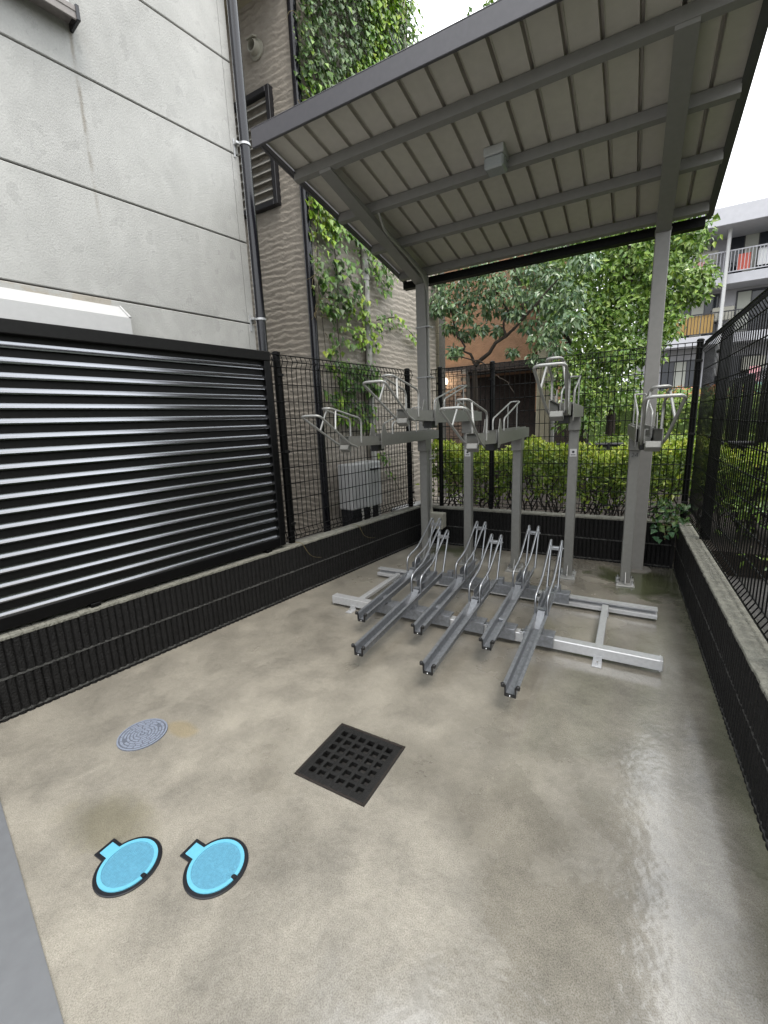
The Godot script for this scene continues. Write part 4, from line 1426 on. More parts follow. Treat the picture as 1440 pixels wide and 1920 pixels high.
func make_lid() -> Node3D:
	# local frame: the hinge tab points to -x
	var t := thing("blue_valve_cover", "x", "cover", Vector3.ZERO, 0, "round blue covers with black rims")
	var fr := MB.new()
	fr.lathe([Vector2(0.101, 0.0), Vector2(0.101, 0.003), Vector2(0.099, 0.005), Vector2(0.0, 0.005)], Transform3D(), 48)
	fr.box(Vector3(-0.113, 0.0025, 0), Vector3(0.054, 0.0054, 0.068), Basis(), 0.001)
	part(t, "rim", fr, M.lid_black)
	var ld := MB.new()
	ring_arc(ld, 0.077, 0.0885, 0.005, 0.0085, 0.09, TAU - 0.09, 48)
	part(t, "lid_ring", ld, M.lid_blue)
	var fl := MB.new()
	disc(fl, 0.078, 0.0062, 0, 0, 48)
	var field := part(t, "lid", fl, M.lid_blue_inner)
	var rb := MB.new()
	for k in 22:
		var z := -0.0715 + 0.0068 * k
		var hx := sqrt(maxf(0.0, 0.0735 * 0.0735 - z * z))
		if hx < 0.01:
			continue
		var x := -hx
		while x < hx - 0.004:
			var l := minf(0.006, hx - x)
			if not (absf(z) < 0.009 and absf(x) < 0.046):
				rb.box(Vector3(x + l * 0.5, 0.0067, z), Vector3(l, 0.0011, 0.0045))
			x += 0.0082
	part(field, "tread", rb, M.lid_blue_inner)
	var em := MB.new()
	em.box(Vector3(0.004, 0.0068, 0.0), Vector3(0.055, 0.0014, 0.004))
	em.bar(Vector3(-0.034, 0.0068, 0), Vector3(-0.018, 0.0068, 0.008), 0.004, 0.0014)
	em.bar(Vector3(-0.034, 0.0068, 0), Vector3(-0.018, 0.0068, -0.008), 0.004, 0.0014)
	ring_arc(em, 0.006, 0.009, 0.0062, 0.0076, 0, TAU, 14)
	part(field, "embossed_mark", em, M.lid_blue_inner)
	var tb := MB.new()
	tb.box(Vector3(-0.104, 0.0062, 0), Vector3(0.044, 0.0042, 0.044), Basis(), 0.001)
	part(t, "hinge_tab", tb, M.lid_blue)
	var nt := MB.new()
	disc(nt, 0.0085, 0.0072, 0.081, 0, 16)
	nt.lathe([Vector2(0.0085, 0.005), Vector2(0.0085, 0.0072)], Transform3D(Basis(), Vector3(0.081, 0, 0)), 16)
	part(t, "finger_notch", nt, M.lid_black)
	return t

func floor_fittings() -> void:
	# cast iron drain grate, 6 by 6 openings
	var t := thing("drain_grate", "square black cast iron drain grate set in the concrete", "grate", Vector3(-0.96, 0, -1.289))
	var f := MB.new()
	var S := 0.170
	for s in [-1.0, 1.0]:
		f.box(Vector3(s * (S - 0.005), -0.008, 0), Vector3(0.010, 0.022, S * 2.0), Basis(), 0.002)
		f.box(Vector3(0, -0.008, s * (S - 0.005)), Vector3(S * 2.0 - 0.02, 0.022, 0.010), Basis(), 0.002)
	part(t, "frame", f, M.rust)
	# grid of bars around openings
	var cells := 6
	var op := 0.0315
	var pitch := 0.0475
	for i in cells + 1:
		var x := (i - 3.0) * pitch
		var wdt := pitch - op
		if i == 0 or i == cells:
			wdt = 0.042
			x += (-0.0095 if i == 0 else 0.0095)
		var b := MB.new()
		b.box(Vector3(x, -0.009, 0), Vector3(wdt, 0.022, 0.318), Basis(), 0.002)
		part(t, "bar", b, M.iron)
	for i in cells + 1:
		var z := (i - 3.0) * pitch
		var wdt := pitch - op
		if i == 0 or i == cells:
			wdt = 0.042
			z += (-0.0095 if i == 0 else 0.0095)
		var b := MB.new()
		for k in cells:
			b.box(Vector3((k - 2.5) * pitch, -0.0098, z), Vector3(op + 0.004, 0.021, wdt))
		part(t, "cross_bar", b, M.iron)
	var pit := MB.new()
	pit.box(Vector3(0, -0.30, 0), Vector3(0.36, 0.02, 0.36))
	for s in [-1.0, 1.0]:
		pit.box(Vector3(s * 0.178, -0.16, 0), Vector3(0.012, 0.29, 0.37))
		pit.box(Vector3(0, -0.16, s * 0.178), Vector3(0.34, 0.29, 0.012))
	part(t, "sump", pit, M.pit)
	# small grey round cover with rings of raised dashes
	var m := thing("round_cover", "small round pale grey cover with rings of raised dashes", "cover", Vector3(-1.935, 0.0005, -0.965), 0.5)
	var rim := MB.new()
	rim.lathe([Vector2(0.108, 0.0), Vector2(0.107, 0.0045), Vector2(0.102, 0.0045), Vector2(0.101, 0.003), Vector2(0.0, 0.003)], Transform3D(), 48)
	part(m, "lid", rim, M.lid_grey_dark)
	var rg := MB.new()
	ring_arc(rg, 0.1005, 0.107, 0.0, 0.0056, 0, TAU, 60)
	part(m, "rim", rg, M.lid_grey)
	var ds := MB.new()
	for k in 6:
		var r0 := 0.013 + k * 0.0142
		var cnt := 3 + k * 3
		for q in cnt:
			if k == 4 and q % 7 == 2:
				continue
			var a := TAU * q / cnt + k * 0.37
			ring_arc(ds, r0, r0 + 0.0095, 0.003, 0.0055, a, a + TAU / cnt * 0.86, 6)
	disc(ds, 0.007, 0.0055, 0, 0, 12)
	part(m, "raised_dashes", ds, M.lid_grey)
	# two blue covers
	var a := make_lid()
	a.position = Vector3(-1.363, 0.0005, -0.566)
	a.rotation.y = 0.02
	a.set_meta("label", "round blue cover with black rim beside the damp brown stain")
	var b: Node3D = a.duplicate()
	b.name = numbered("blue_valve_cover")
	add_child(b, true)
	b.position = Vector3(-1.098, 0.0005, -0.702)
	b.rotation.y = 0.01
	b.set_meta("label", "round blue cover with black rim, the one closer to the drain grate")

# ---------------------------------------------------------------- small things behind the left wall
func small_things() -> void:
	var t := thing("outdoor_heater_unit", "white outdoor water heater standing between fence and house", "heater", Lw(3.66, 0.21, -3.22), TL)
	var b := MB.new()
	b.box(Vector3(-0.125, 0.52, 0), Vector3(0.25, 0.50, 0.20), Basis(), 0.012)
	part(t, "side_cabinet", b, M.white)
	var c := MB.new()
	c.box(Vector3(0.13, 0.52, 0.008), Vector3(0.25, 0.51, 0.205), Basis(), 0.012)
	part(t, "front_panel", c, M.plastic)
	var s := MB.new()
	s.box(Vector3(0.135, 0.69, 0.112), Vector3(0.15, 0.026, 0.01), Basis(), 0.003)
	part(t, "exhaust_slot", s, M.frame_dark)
	var h := MB.new()
	h.box(Vector3(0.135, 0.708, 0.124), Vector3(0.16, 0.006, 0.035), Basis(Vector3.RIGHT, 0.3))
	part(t, "exhaust_hood", h, M.galv)
	var k := MB.new()
	k.box(Vector3(0.0, 0.135, 0), Vector3(0.48, 0.27, 0.17), Basis(), 0.004)
	part(t, "stand", k, M.frame_dark)
	for x in [-0.1, 0.05, 0.2]:
		var p := MB.new()
		p.tube([Vector3(x, 0.27, 0.11), Vector3(x, 0.02, 0.11)], 0.014, 8)
		part(t, "pipe", p, M.pipe_white)
	var sl := thing("white_board", "white flat board lying behind the fence foot", "board", Lw(4.28, 0.40, -2.95), TL)
	var m := MB.new()
	m.box(Vector3(0, 0.01, 0), Vector3(0.62, 0.018, 0.13), Basis(), 0.004)
	part(sl, "board", m, M.white)
	var sp := MB.new()
	sp.box(Vector3(-0.1, -0.095, 0), Vector3(0.5, 0.19, 0.10))
	part(sl, "support", sp, M.stone)

# ---------------------------------------------------------------- plants
func tint(base: Array) -> Color:
	var q: Color = base[rng.randi() % base.size()]
	var k := R(0.75, 1.25)
	return Color(q.r * k * R(0.9, 1.1), q.g * k, q.b * k * R(0.85, 1.15))

func leaf_cloud(mb: MB, centre: Vector3, rad: Vector3, count: int, ln: float, wd: float, cols: Array, outward := 0.6, droop := 0.4) -> void:
	for i in count:
		var d := rdir() * pow(rng.randf(), 0.4)
		var p := centre + d * rad
		var dir := (d * outward + rdir() * 0.7 + Vector3.DOWN * droop).normalized()
		var nrm := (Vector3(0.1, 0.65, 0.6) + rdir() * 0.65).normalized()
		nrm = (nrm - dir * nrm.dot(dir)).normalized()
		mb.c = tint(cols)
		var k := R(0.7, 1.25)
		mb.leaf(p, dir, nrm, ln * k, wd * k)
	mb.c = Color(1, 1, 1)

func branchy(mb: MB, a: Vector3, b: Vector3, r0: float, r1: float, wob := 0.06) -> void:
	var p := []
	for i in 7:
		var t := i / 6.0
		p.append(a.lerp(b, t) + (rdir() * wob * sin(t * PI)))
	mb.tube(p, r0, 7, r1)

const GLOSS := [Color(0.11, 0.18, 0.09), Color(0.14, 0.21, 0.10), Color(0.085, 0.145, 0.075), Color(0.17, 0.24, 0.11)]
const FRESH := [Color(0.13, 0.215, 0.042), Color(0.165, 0.255, 0.05), Color(0.095, 0.17, 0.038), Color(0.205, 0.29, 0.058)]
const HEDGE := [Color(0.19, 0.265, 0.032), Color(0.14, 0.215, 0.03), Color(0.235, 0.30, 0.036), Color(0.10, 0.165, 0.028)]
const IVY := [Color(0.10, 0.20, 0.026), Color(0.07, 0.15, 0.026), Color(0.16, 0.27, 0.028), Color(0.05, 0.105, 0.024)]
const IVY_YOUNG_LIT := [Color(0.20, 0.32, 0.03), Color(0.26, 0.36, 0.035), Color(0.15, 0.27, 0.028)]
const IVY_OLD_DIM := [Color(0.06, 0.115, 0.026), Color(0.075, 0.13, 0.034), Color(0.045, 0.09, 0.024)]

func single_leaves(parent: Node, called: String, spots: Array, cols: Array, ln: float, wd: float, m: Material) -> void:
	# a few shared leaf meshes, placed one by one
	var shapes := []
	for k in 6:
		var lb := MB.new()
		lb.c = cols[k % cols.size()]
		lb.leaf(Vector3.ZERO, Vector3(0, 0, 1), Vector3.UP, ln * (0.85 + 0.07 * k), wd * (0.85 + 0.07 * k))
		shapes.append(lb.mesh())
	for s in spots:
		var o := pmesh(parent, called, shapes[rng.randi() % 6], m)
		var z: Vector3 = s[1]
		var y: Vector3 = (s[2] - z * s[2].dot(z)).normalized()
		o.transform = Transform3D(Basis(y.cross(z), y, z), s[0])

func leafspot(centre: Vector3, rad: Vector3, outward := 0.6, droop := 0.5) -> Array:
	var d := rdir() * pow(rng.randf(), 0.4)
	return [centre + d * rad, (d * outward + rdir() * 0.6 + Vector3.DOWN * droop).normalized(), (Vector3(0.1, 0.6, 0.8) + rdir() * 0.55).normalized()]

func vegetation() -> void:
	camellia()
	big_tree()
	backdrop_tree("pale green tree standing behind the broadleaf tree, beyond the low railing", Vector3(-0.6, 0.0, -11.5), [[-0.5, 4.6, -11.4, 1.0], [-1.1, 3.4, -11.3, 0.8], [-0.2, 3.3, -11.3, 0.9], [0.3, 4.4, -11.5, 0.7], [-1.2, 5.2, -11.5, 0.8], [-0.6, 2.2, -11.2, 0.8], [-1.4, 2.3, -11.2, 0.6]])
	hedges()
	ivy()
	corner_weeds()

func camellia() -> void:
	var base := Vector3(-2.06, 0.15, -6.3)
	var t := thing("camellia_tree", "small glossy leaved tree with bare forked branches before the orange wall", "tree", base)
	var w := MB.new()
	var P := func(x: float, y: float, z: float) -> Vector3: return Vector3(x, y, z) - base
	branchy(w, Vector3(0.0, 0, 0), P.call(-2.05, 2.10, -6.25), 0.045, 0.036, 0.03)
	part(t, "trunk", w, M.bark)
	var tips := [[-2.03, 2.15, -6.2, -1.35, 2.66, -6.1, 0.032], [-2.04, 2.18, -6.2, -2.25, 2.55, -6.1, 0.022], [-1.62, 2.45, -6.15, -1.55, 2.78, -6.1, 0.02], [-2.25, 2.55, -6.1, -2.45, 3.05, -6.2, 0.014], [-1.35, 2.66, -6.1, -0.95, 3.05, -6.1, 0.02], [-1.35, 2.66, -6.1, -1.5, 3.35, -6.2, 0.018], [-1.55, 2.78, -6.1, -1.9, 3.3, -6.1, 0.014], [-1.95, 2.2, -6.1, -1.62, 1.95, -5.9, 0.012], [-1.62, 1.95, -5.9, -1.38, 1.72, -5.8, 0.008], [-1.95, 2.2, -6.1, -2.3, 2.25, -5.9, 0.01]]
	for q in tips:
		var b := MB.new()
		branchy(b, P.call(q[0], q[1], q[2]), P.call(q[3], q[4], q[5]), q[6], q[6] * 0.5, 0.04)
		part(t, "branch", b, M.bark)
	var cl := [[-2.45, 3.12, 0.17], [-2.25, 3.25, 0.17], [-2.05, 3.36, 0.18], [-2.5, 2.95, 0.14], [-2.3, 2.95, 0.14], [-2.38, 2.72, 0.13], [-2.15, 2.80, 0.14], [-2.2, 2.6, 0.12], [-1.95, 3.1, 0.17], [-1.85, 3.35, 0.2], [-1.75, 2.95, 0.15], [-1.6, 3.2, 0.2], [-1.62, 2.80, 0.12], [-1.4, 3.35, 0.22], [-1.35, 3.0, 0.18], [-1.2, 3.2, 0.2], [-1.15, 2.85, 0.17], [-1.0, 3.1, 0.2], [-0.95, 2.75, 0.17], [-1.0, 2.5, 0.15], [-0.8, 2.9, 0.2], [-1.15, 2.35, 0.12], [-0.9, 2.25, 0.13], [-2.4, 2.4, 0.1], [-1.95, 2.62, 0.11], [-2.55, 3.35, 0.12], [-1.1, 3.5, 0.22], [-0.7, 3.3, 0.2], [-0.75, 2.55, 0.16], [-2.15, 3.05, 0.15], [-1.75, 3.15, 0.16], [-1.5, 2.95, 0.15], [-1.3, 2.6, 0.14], [-1.45, 2.75, 0.12], [-1.75, 2.6, 0.10], [-2.3, 2.35, 0.09], [-1.2, 2.15, 0.11], [-1.55, 2.3, 0.08], [-1.85, 2.85, 0.12]]
	var f := MB.new()
	var spots := []
	for q in cl:
		var c: Vector3 = P.call(q[0], q[1], -6.15 + R(-0.25, 0.2))
		leaf_cloud(f, c, Vector3(q[2], q[2] * 0.75, q[2] * 1.2), int(q[2] * 620), 0.085, 0.040, GLOSS, 0.6, 0.7)
		for k in 7:
			spots.append(leafspot(c + Vector3(0, 0, 0.1), Vector3(q[2], q[2] * 0.7, q[2]), 0.6, 0.7))
	var cr := part(t, "foliage", f, M.leaf_gloss)
	cr.set_meta("kind", "stuff")
	single_leaves(t, "leaf", spots, GLOSS, 0.088, 0.042, M.leaf_gloss)

func big_tree() -> void:
	var base := Vector3(-0.75, 0.15, -7.9)
	var t := thing("broadleaf_tree", "large light green broadleaf tree rising behind the shelter", "tree", base)
	var w := MB.new()
	branchy(w, Vector3.ZERO, Vector3(-0.05, 2.0, 0), 0.10, 0.075, 0.05)
	part(t, "trunk", w, M.bark)
	for q in [[-0.05, 2.0, 0, 0.5, 3.0, 0.2, 0.055], [-0.05, 1.95, 0, -0.45, 3.2, -0.1, 0.05], [0.5, 3.0, 0.2, 1.0, 3.7, 0.1, 0.03], [-0.45, 3.2, -0.1, -0.9, 4.6, -0.1, 0.04], [0.5, 3.0, 0.2, 0.3, 4.6, 0, 0.04], [-0.9, 4.6, -0.1, -1.5, 6.6, 0, 0.03], [0.0, 1.6, 0.0, 0.55, 2.3, 0.4, 0.03], [0.3, 4.6, 0, 0.1, 6.2, 0, 0.025]]:
		var b := MB.new()
		branchy(b, Vector3(q[0], q[1], q[2]), Vector3(q[3], q[4], q[5]), q[6], q[6] * 0.55, 0.1)
		part(t, "branch", b, M.bark)
	var f := MB.new()
	var f2 := MB.new()
	# lobes: centre x, y, z (world), radius
	var lobes := [[-0.55, 3.4, -7.8, 0.62], [0.05, 3.65, -7.8, 0.55], [0.30, 3.15, -7.7, 0.42], [-0.25, 2.85, -7.6, 0.5], [-0.95, 3.0, -7.6, 0.5], [0.35, 3.9, -8.0, 0.40], [0.58, 3.05, -7.7, 0.22], [0.25, 2.65, -7.6, 0.30], [-0.6, 2.35, -7.5, 0.42], [-0.95, 2.0, -7.3, 0.35], [-0.5, 1.75, -7.2, 0.36], [-0.75, 1.45, -7.1, 0.32], [-1.3, 3.6, -7.9, 0.55], [-0.4, 4.3, -8.1, 0.8], [-1.3, 5.0, -8.1, 0.9], [-1.6, 6.5, -8.0, 0.75], [-0.4, 5.6, -8.1, 1.0], [-2.25, 7.45, -8.0, 0.30], [-2.7, 7.42, -8.0, 0.20], [-1.8, 7.65, -8.0, 0.38], [0.2, 4.55, -8.2, 0.4], [-1.4, 7.3, -8.0, 0.4], [-0.3, 2.2, -7.3, 0.3], [0.05, 2.25, -7.4, 0.22]]
	for q in lobes:
		var n := int(q[3] * q[3] * 300) + 16
		for k in n:
			var d := rdir() * pow(rng.randf(), 0.35)
			var c: Vector3 = Vector3(q[0], q[1], q[2]) - base + d * q[3] * Vector3(1, 0.85, 0.9)
			leaf_cloud(f if k % 2 == 0 else f2, c, Vector3(0.13, 0.11, 0.13), 12, 0.085, 0.045, FRESH, 0.5, 0.5)
	var a := part(t, "crown", f, M.leaf_soft)
	a.set_meta("kind", "stuff")
	var b2 := part(t, "crown", f2, M.leaf_gloss)
	b2.set_meta("kind", "stuff")

func backdrop_tree(label: String, base: Vector3, lobes: Array) -> void:
	var t := thing("broadleaf_tree", label, "tree", base)
	var w := MB.new()
	branchy(w, Vector3.ZERO, Vector3(0.1, 3.0, 0), 0.12, 0.07, 0.08)
	part(t, "trunk", w, M.bark)
	var f := MB.new()
	for q in lobes:
		var n := int(q[3] * q[3] * 150) + 10
		for k in n:
			var d := rdir() * pow(rng.randf(), 0.35)
			var c: Vector3 = Vector3(q[0], q[1], q[2]) - base + d * q[3] * Vector3(1, 0.85, 0.9)
			leaf_cloud(f, c, Vector3(0.18, 0.15, 0.18), 12, 0.12, 0.06, FRESH, 0.5, 0.4)
	var a := part(t, "crown", f, M.leaf_soft)
	a.set_meta("kind", "stuff")

func hedge(label: String, x0: float, x1: float, z: float, top: float, y0: float, depth: float, cols: Array, count: int, stems: int, ln := 0.05, core := false) -> Node3D:
	var t := thing("hedge", label, "hedge", Vector3((x0 + x1) * 0.5, 0.1, z))
	var O := Vector3((x0 + x1) * 0.5, 0.1, z)
	var f := MB.new()
	if core:
		var cb := MB.new()
		var n := int((x1 - x0) / 0.3)
		for i in n:
			var hh := top - y0 - R(0.10, 0.16)
			cb.box(Vector3(x0 + (i + 0.5) * 0.3, y0 + hh * 0.5, z) - O, Vector3(0.3, hh, depth - R(0.2, 0.3)))
		part(t, "inner_mass", cb, M.hedge_core)
		for i in count:
			# leaves on the top and on the two long faces
			var x := R(x0, x1)
			var side := rng.randf()
			var p := Vector3(x, top + R(-0.06, 0.03), z + R(-0.5, 0.5) * depth)
			if side > 0.45:
				p = Vector3(x, R(y0, top), z + (0.46 if side < 0.9 else -0.46) * depth + R(-0.05, 0.05))
			leaf_cloud(f, p - O, Vector3(0.09, 0.06, 0.08), 8, ln, ln * 0.55, cols, 0.5, -0.2)
	for i in (0 if core else count):
		var x := R(x0, x1)
		var zz := R(-depth, depth) * 0.5
		var bumpy := 0.05 * sin(x * 5.1) + 0.04 * sin(x * 11.3 + 1.0) + R(-0.06, 0.04)
		var yy := lerpf(y0, top, pow(rng.randf(), 0.55)) + bumpy
		leaf_cloud(f, Vector3(x, yy, z + zz) - O, Vector3(0.07, 0.06, 0.07), 7, ln, ln * 0.5, cols, 0.5, -0.25)
	if stems > 0:
		for i in int(count * 0.5):
			var x := R(x0, x1)
			var p := Vector3(x, top + 0.05 * sin(x * 5.1) + 0.04 * sin(x * 11.3 + 1.0) + R(-0.05, 0.07), z + R(-0.5, 0.5) * depth)
			leaf_cloud(f, p - O, Vector3(0.05, 0.03, 0.05), 6, ln * 0.9, ln * 0.45, [Color(0.30, 0.36, 0.036), Color(0.35, 0.39, 0.042), Color(0.25, 0.32, 0.035)], 0.6, -0.5)
	var a := part(t, "foliage", f, M.leaf_soft)
	a.set_meta("kind", "stuff")
	if stems > 0:
		var s := MB.new()
		for i in stems:
			var x := R(x0, x1)
			var p := Vector3(x, 0.1, z + R(-depth, depth) * 0.35) - O
			branchy(s, p, p + Vector3(R(-0.18, 0.18), top - 0.25, R(-0.1, 0.1)), 0.011, 0.005, 0.07)
			branchy(s, p + Vector3(0, 0.2, 0), p + Vector3(R(-0.3, 0.3), top - 0.3, R(-0.1, 0.1)), 0.008, 0.004, 0.07)
		var st := part(t, "stems", s, M.bark)
		st.set_meta("kind", "stuff")
	return t

func hedges() -> void:
	hedge("loose yellow green hedge right behind the back mesh fence", -2.3, 1.3, -5.25, 1.0, 0.42, 0.55, HEDGE, 1500, 60, 0.055)
	hedge("yellow green hedge continuing outside the long side fence", 1.35, 5.2, -5.6, 0.98, 0.3, 0.7, HEDGE, 900, 30, 0.055)
	hedge("clipped bright hedge right behind the low railing", -0.6, 6.5, -8.9, 0.95, 0.1, 0.9, HEDGE, 1100, 0, 0.07, true)
	hedge("tall clipped bright hedge before the apartment block", -0.6, 9.0, -12.3, 1.60, 0.1, 1.6, HEDGE, 1600, 0, 0.085, true)
	hedge("green shrubs under the ground floor windows", -3.5, 12.0, -18.0, 2.0, 0.1, 1.4, FRESH, 1400, 0, 0.13, true)
	var tall := hedge("unseen evergreen screen added outside the long side fence to darken the louvre reflections", -1.4, 6.2, 0.0, 3.1, 0.0, 1.0, FRESH, 2200, 0, 0.10, true)
	tall.position = Vector3(2.5, 0.0, -0.6)  # added out of view, keeps low bright sky out of the slat reflections
	tall.rotation.y = PI / 2
	# orange flowers on the dark shrubs
	var t := thing("flowering_shrub", "shrub with small orange flowers before the ground floor windows", "shrub", Vector3(3.2, 0.1, -16.8))
	var f := MB.new()
	var s := MB.new()
	for i in 170:
		var c := Vector3(R(-3.2, 3.2), R(1.5, 2.0), R(-0.25, 0.25))
		leaf_cloud(s, c, Vector3(0.2, 0.12, 0.15), 6, 0.1, 0.05, FRESH, 0.5, 0.0)
		leaf_cloud(f, c + Vector3(0, 0.06, 0.15), Vector3(0.06, 0.04, 0.05), 5, 0.06, 0.05, [Color(0.434, 0.1364, 0.0372), Color(0.465, 0.186, 0.0992), Color(0.434, 0.248, 0.062)], 0.5, -0.4)
	var a := part(t, "foliage", s, M.leaf_soft)
	a.set_meta("kind", "stuff")
	var b := part(t, "flowers", f, M.leaf_soft)
	b.set_meta("kind", "stuff")
	# shaded undergrowth outside the long side fence
	var g := thing("undergrowth", "leafy undergrowth outside the long side fence", "plants", Vector3(1.5, 0.0, -4.0))
	var u := MB.new()
	for i in 420:
		leaf_cloud(u, Vector3(R(-0.75, 1.6), R(0.05, 0.75), R(-3.2, 3.2)), Vector3(0.1, 0.08, 0.1), 7, 0.07, 0.03, FRESH, 0.5, 0.1)
	var um := part(g, "foliage", u, M.leaf_gloss)
	um.set_meta("kind", "stuff")
	g.set_meta("kind", "stuff")

func ivy_patch(label: String, regions: Array, strands: Array, big: int) -> void:
	var t := thing("ivy", label, "climbing plant", Lw(3.34, 0.3, -3.42), TL)
	var f := MB.new()
	var spots := []
	for q in regions:
		# polygon in (u, y), leaf count, stand-off
		var poly := PackedVector2Array(q[0])
		var mn := poly[0]
		var mx := poly[0]
		for p in poly:
			mn = mn.min(p)
			mx = mx.max(p)
		var n := 0
		var guard := 0
		while n < q[1] and guard < 200000:
			guard += 1
			var p := Vector2(R(mn.x, mx.x), R(mn.y, mx.y))
			if not Geometry2D.is_point_in_polygon(p, poly):
				continue
			var keep := sin(p.x * 9.0 + sin(p.y * 4.0) * 2.0) + sin(p.y * 6.0 + p.x * 3.0)
			if keep < -0.7 and rng.randf() < q[3]:
				continue
			n += 1
			var pos := Vector3(p.x - 3.34, p.y - 0.3, 0.015 + R(0.0, q[2]))
			var dir := (Vector3(R(-0.7, 0.7), -1.0, R(0.1, 0.9))).normalized()
			var nrm := (Vector3(R(-0.5, 0.5), R(0.3, 1.4), 1.0)).normalized()
			nrm = (nrm - dir * nrm.dot(dir)).normalized()
			var ln := R(0.045, 0.085)
			if spots.size() < big and n % 4 == 0:
				spots.append([pos + Vector3(0, 0, 0.02), dir, nrm])
			else:
				var young_lit := 0.7 * sin(p.x * 6.3 + 1.2 * sin(p.y * 3.1)) + 0.7 * sin(p.y * 5.7 - p.x * 2.1 + 2.0) + R(-0.8, 0.8) + clampf(p.x - 4.25, -0.5, 0.8) * (1.6 if p.y > 3.8 else 0.0)  # clumps of new growth, plus the sky-lit right side painted into the leaf colour
				f.c = tint(IVY_YOUNG_LIT) if young_lit > 0.55 else (tint(IVY_OLD_DIM) if young_lit < -0.6 else tint(IVY))
				ln *= 1.1 if young_lit > 0.55 else R(0.6, 1.0)
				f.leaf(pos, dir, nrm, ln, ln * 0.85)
	var a := part(t, "foliage", f, M.leaf_soft)
	a.set_meta("kind", "stuff")
	single_leaves(t, "leaf", spots, IVY, 0.082, 0.07, M.leaf_soft)
	for s in strands:
		var b := MB.new()
		var p := []
		for q in s:
			p.append(Vector3(q.x - 3.34, q.y - 0.3, 0.02 + R(0, 0.02)))
		b.tube(p, 0.006, 6, 0.003)
		part(t, "stem", b, M.bark)

func ivy() -> void:
	var A := [Vector2(3.30, 5.3), Vector2(3.9, 6.3), Vector2(5.0, 6.45), Vector2(5.22, 5.6), Vector2(4.7, 4.6), Vector2(4.0, 4.0), Vector2(3.32, 3.75), Vector2(3.26, 4.4)]
	var T := [Vector2(3.28, 4.3), Vector2(4.9, 5.2), Vector2(4.75, 4.0), Vector2(4.5, 3.4), Vector2(3.3, 3.3)]
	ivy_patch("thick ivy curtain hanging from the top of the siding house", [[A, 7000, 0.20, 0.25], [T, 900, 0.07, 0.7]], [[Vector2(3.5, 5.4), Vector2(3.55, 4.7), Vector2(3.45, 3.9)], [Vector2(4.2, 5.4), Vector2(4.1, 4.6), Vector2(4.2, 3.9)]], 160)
	var B := [Vector2(3.27, 3.75), Vector2(3.8, 3.5), Vector2(4.7, 3.25), Vector2(4.5, 2.9), Vector2(4.05, 2.75), Vector2(3.75, 2.6), Vector2(3.45, 2.5), Vector2(3.3, 2.6)]
	var B2 := [Vector2(3.35, 2.6), Vector2(4.3, 2.8), Vector2(4.35, 2.3), Vector2(4.05, 2.0), Vector2(3.4, 2.0)]
	var E := [Vector2(4.3, 2.68), Vector2(4.62, 2.78), Vector2(5.2, 2.55), Vector2(5.15, 2.4), Vector2(4.7, 2.58), Vector2(4.32, 2.5)]
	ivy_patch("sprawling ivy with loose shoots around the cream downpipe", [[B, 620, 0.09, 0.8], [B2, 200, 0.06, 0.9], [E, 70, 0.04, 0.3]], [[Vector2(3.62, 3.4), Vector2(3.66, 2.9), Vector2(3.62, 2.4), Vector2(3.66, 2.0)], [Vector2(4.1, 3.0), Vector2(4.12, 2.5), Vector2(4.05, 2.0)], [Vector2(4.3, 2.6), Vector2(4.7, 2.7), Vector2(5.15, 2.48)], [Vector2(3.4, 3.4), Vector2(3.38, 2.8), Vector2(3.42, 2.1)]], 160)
	var Cc := [Vector2(3.45, 2.08), Vector2(4.15, 2.08), Vector2(4.18, 1.75), Vector2(3.5, 1.8)]
	var D := [Vector2(3.3, 1.78), Vector2(3.7, 1.8), Vector2(4.1, 1.6), Vector2(4.12, 1.3), Vector2(3.5, 1.45)]
	var F := [Vector2(4.05, 1.3), Vector2(4.2, 1.3), Vector2(4.6, 0.7), Vector2(4.45, 0.65)]
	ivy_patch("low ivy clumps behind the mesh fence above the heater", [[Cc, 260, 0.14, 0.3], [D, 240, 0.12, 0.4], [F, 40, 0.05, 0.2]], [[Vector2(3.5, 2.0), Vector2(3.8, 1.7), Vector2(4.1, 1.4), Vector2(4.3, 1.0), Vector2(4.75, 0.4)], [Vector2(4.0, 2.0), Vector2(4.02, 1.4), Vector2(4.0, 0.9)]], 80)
	# pale hanging shoots along the black corner pipe
	var t := thing("ivy_shoots", "pale curling ivy shoots along the black corner pipe", "climbing plant", Lw(3.34, 1.5, -3.40), TL)
	for k in 34:
		var y := R(0.8, 3.6)
		var b := MB.new()
		var x := R(-0.12, 0.14)
		var z := R(0.03, 0.11)
		var p := [Vector3(x, y, z)]
		var d := Vector3(R(-1, 0.6), R(-0.5, 0.2), R(0.1, 0.6)).normalized()
		for i in 5:
			d = (d + Vector3(R(-0.5, 0.5), R(-0.7, 0.25), R(-0.3, 0.3))).normalized()
			p.append(p[i] + d * 0.035)
		b.tube(p, 0.0035, 5, 0.0015)
		part(t, "shoot", b, M.stem)
	var f := MB.new()
	for k in 260:
		var y := R(1.0, 3.6)
		f.c = tint([Color(0.0992, 0.1488, 0.031), Color(0.062, 0.1116, 0.0248)])
		var dir := Vector3(R(-0.8, 0.8), -1, R(0.2, 0.8)).normalized()
		f.leaf(Vector3(R(-0.06, 0.2) + 0.04 * sin(y * 7.0), y, R(0.03, 0.10)), dir, Vector3(R(-0.4, 0.4), 0.4, 1).normalized(), R(0.025, 0.05), R(0.02, 0.035))
	var a := part(t, "foliage", f, M.leaf_soft)
	a.set_meta("kind", "stuff")

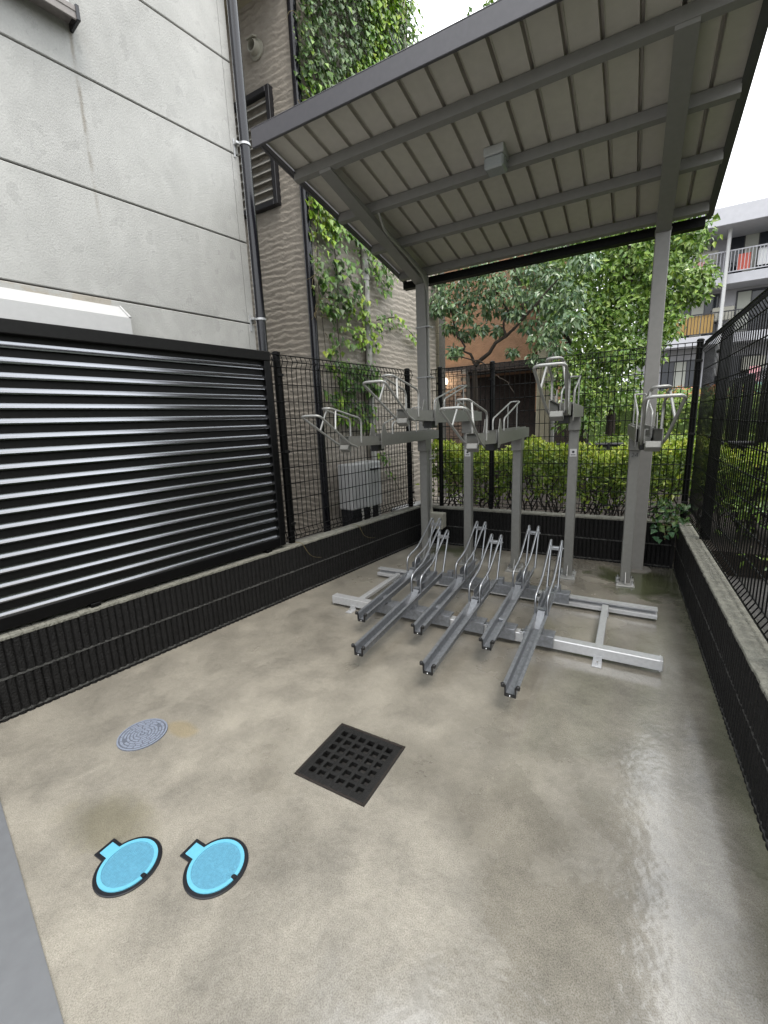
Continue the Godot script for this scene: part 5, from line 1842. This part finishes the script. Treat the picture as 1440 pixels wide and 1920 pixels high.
func corner_weeds() -> void:
	var t := thing("corner_weed", "leafy weed growing over the coping in the back corner", "plant", Vector3(0.30, 0.43, -4.5))
	var f := MB.new()
	for i in 46:
		var c := Vector3(R(-0.10, 0.16), R(-0.06, 0.16), R(-0.2, 0.12))
		leaf_cloud(f, c, Vector3(0.05, 0.04, 0.05), 5, 0.05, 0.036, [Color(0.0434, 0.0992, 0.0248), Color(0.031, 0.0744, 0.031), Color(0.0744, 0.124, 0.031)], 0.5, 0.2)
	var a := part(t, "foliage", f, M.leaf_soft)
	a.set_meta("kind", "stuff")
	var spots := []
	for q in [[-0.09, -0.12, 0.05], [-0.05, -0.14, 0.06], [-0.02, -0.10, 0.07], [0.02, -0.06, 0.08], [0.05, 0.02, 0.09], [-0.08, -0.06, 0.04]]:
		spots.append([Vector3(q[0], q[1], q[2]), Vector3(R(-0.6, 0.6), -0.3, 0.8).normalized(), Vector3(R(-0.2, 0.2), 1, 0.4).normalized()])
	single_leaves(t, "leaf", spots, [Color(0.0496, 0.124, 0.0558), Color(0.062, 0.1364, 0.062)], 0.075, 0.06, M.leaf_soft)
	for k in 7:
		var b := MB.new()
		var p := Vector3(R(-0.1, 0.1), -0.02, 0.0)
		branchy(b, p, p + Vector3(R(-0.08, 0.1), R(-0.12, 0.15), R(0.0, 0.14)), 0.004, 0.002, 0.03)
		part(t, "stem", b, M.stem)
	# dry tendrils hanging over the left wall
	for q in [[3.02, 0.44, 0.30, "dry pale tendril curling down the wall under the mesh fence"], [2.30, 0.44, 0.20, "thin dry tendril hanging beside the louvre screen's end"]]:
		var h := thing("dry_tendril", q[3], "tendril", Lw(q[0], q[1], -2.73), TL, "dry tendrils over the low wall")
		var b := MB.new()
		var p := [Vector3(0.0, 0.01, -0.05), Vector3(0.02, 0.005, 0.012), Vector3(0.05, -0.06, 0.022)]
		for i in 5:
			p.append(p[p.size() - 1] + Vector3(0.018 + 0.012 * i * q[2] * 3.0, -0.032 + 0.005 * i, R(-0.002, 0.003)))
		b.tube(fillet(p, 0.02, 3), 0.0026, 5, 0.0012)
		part(h, "stem", b, M.stem)
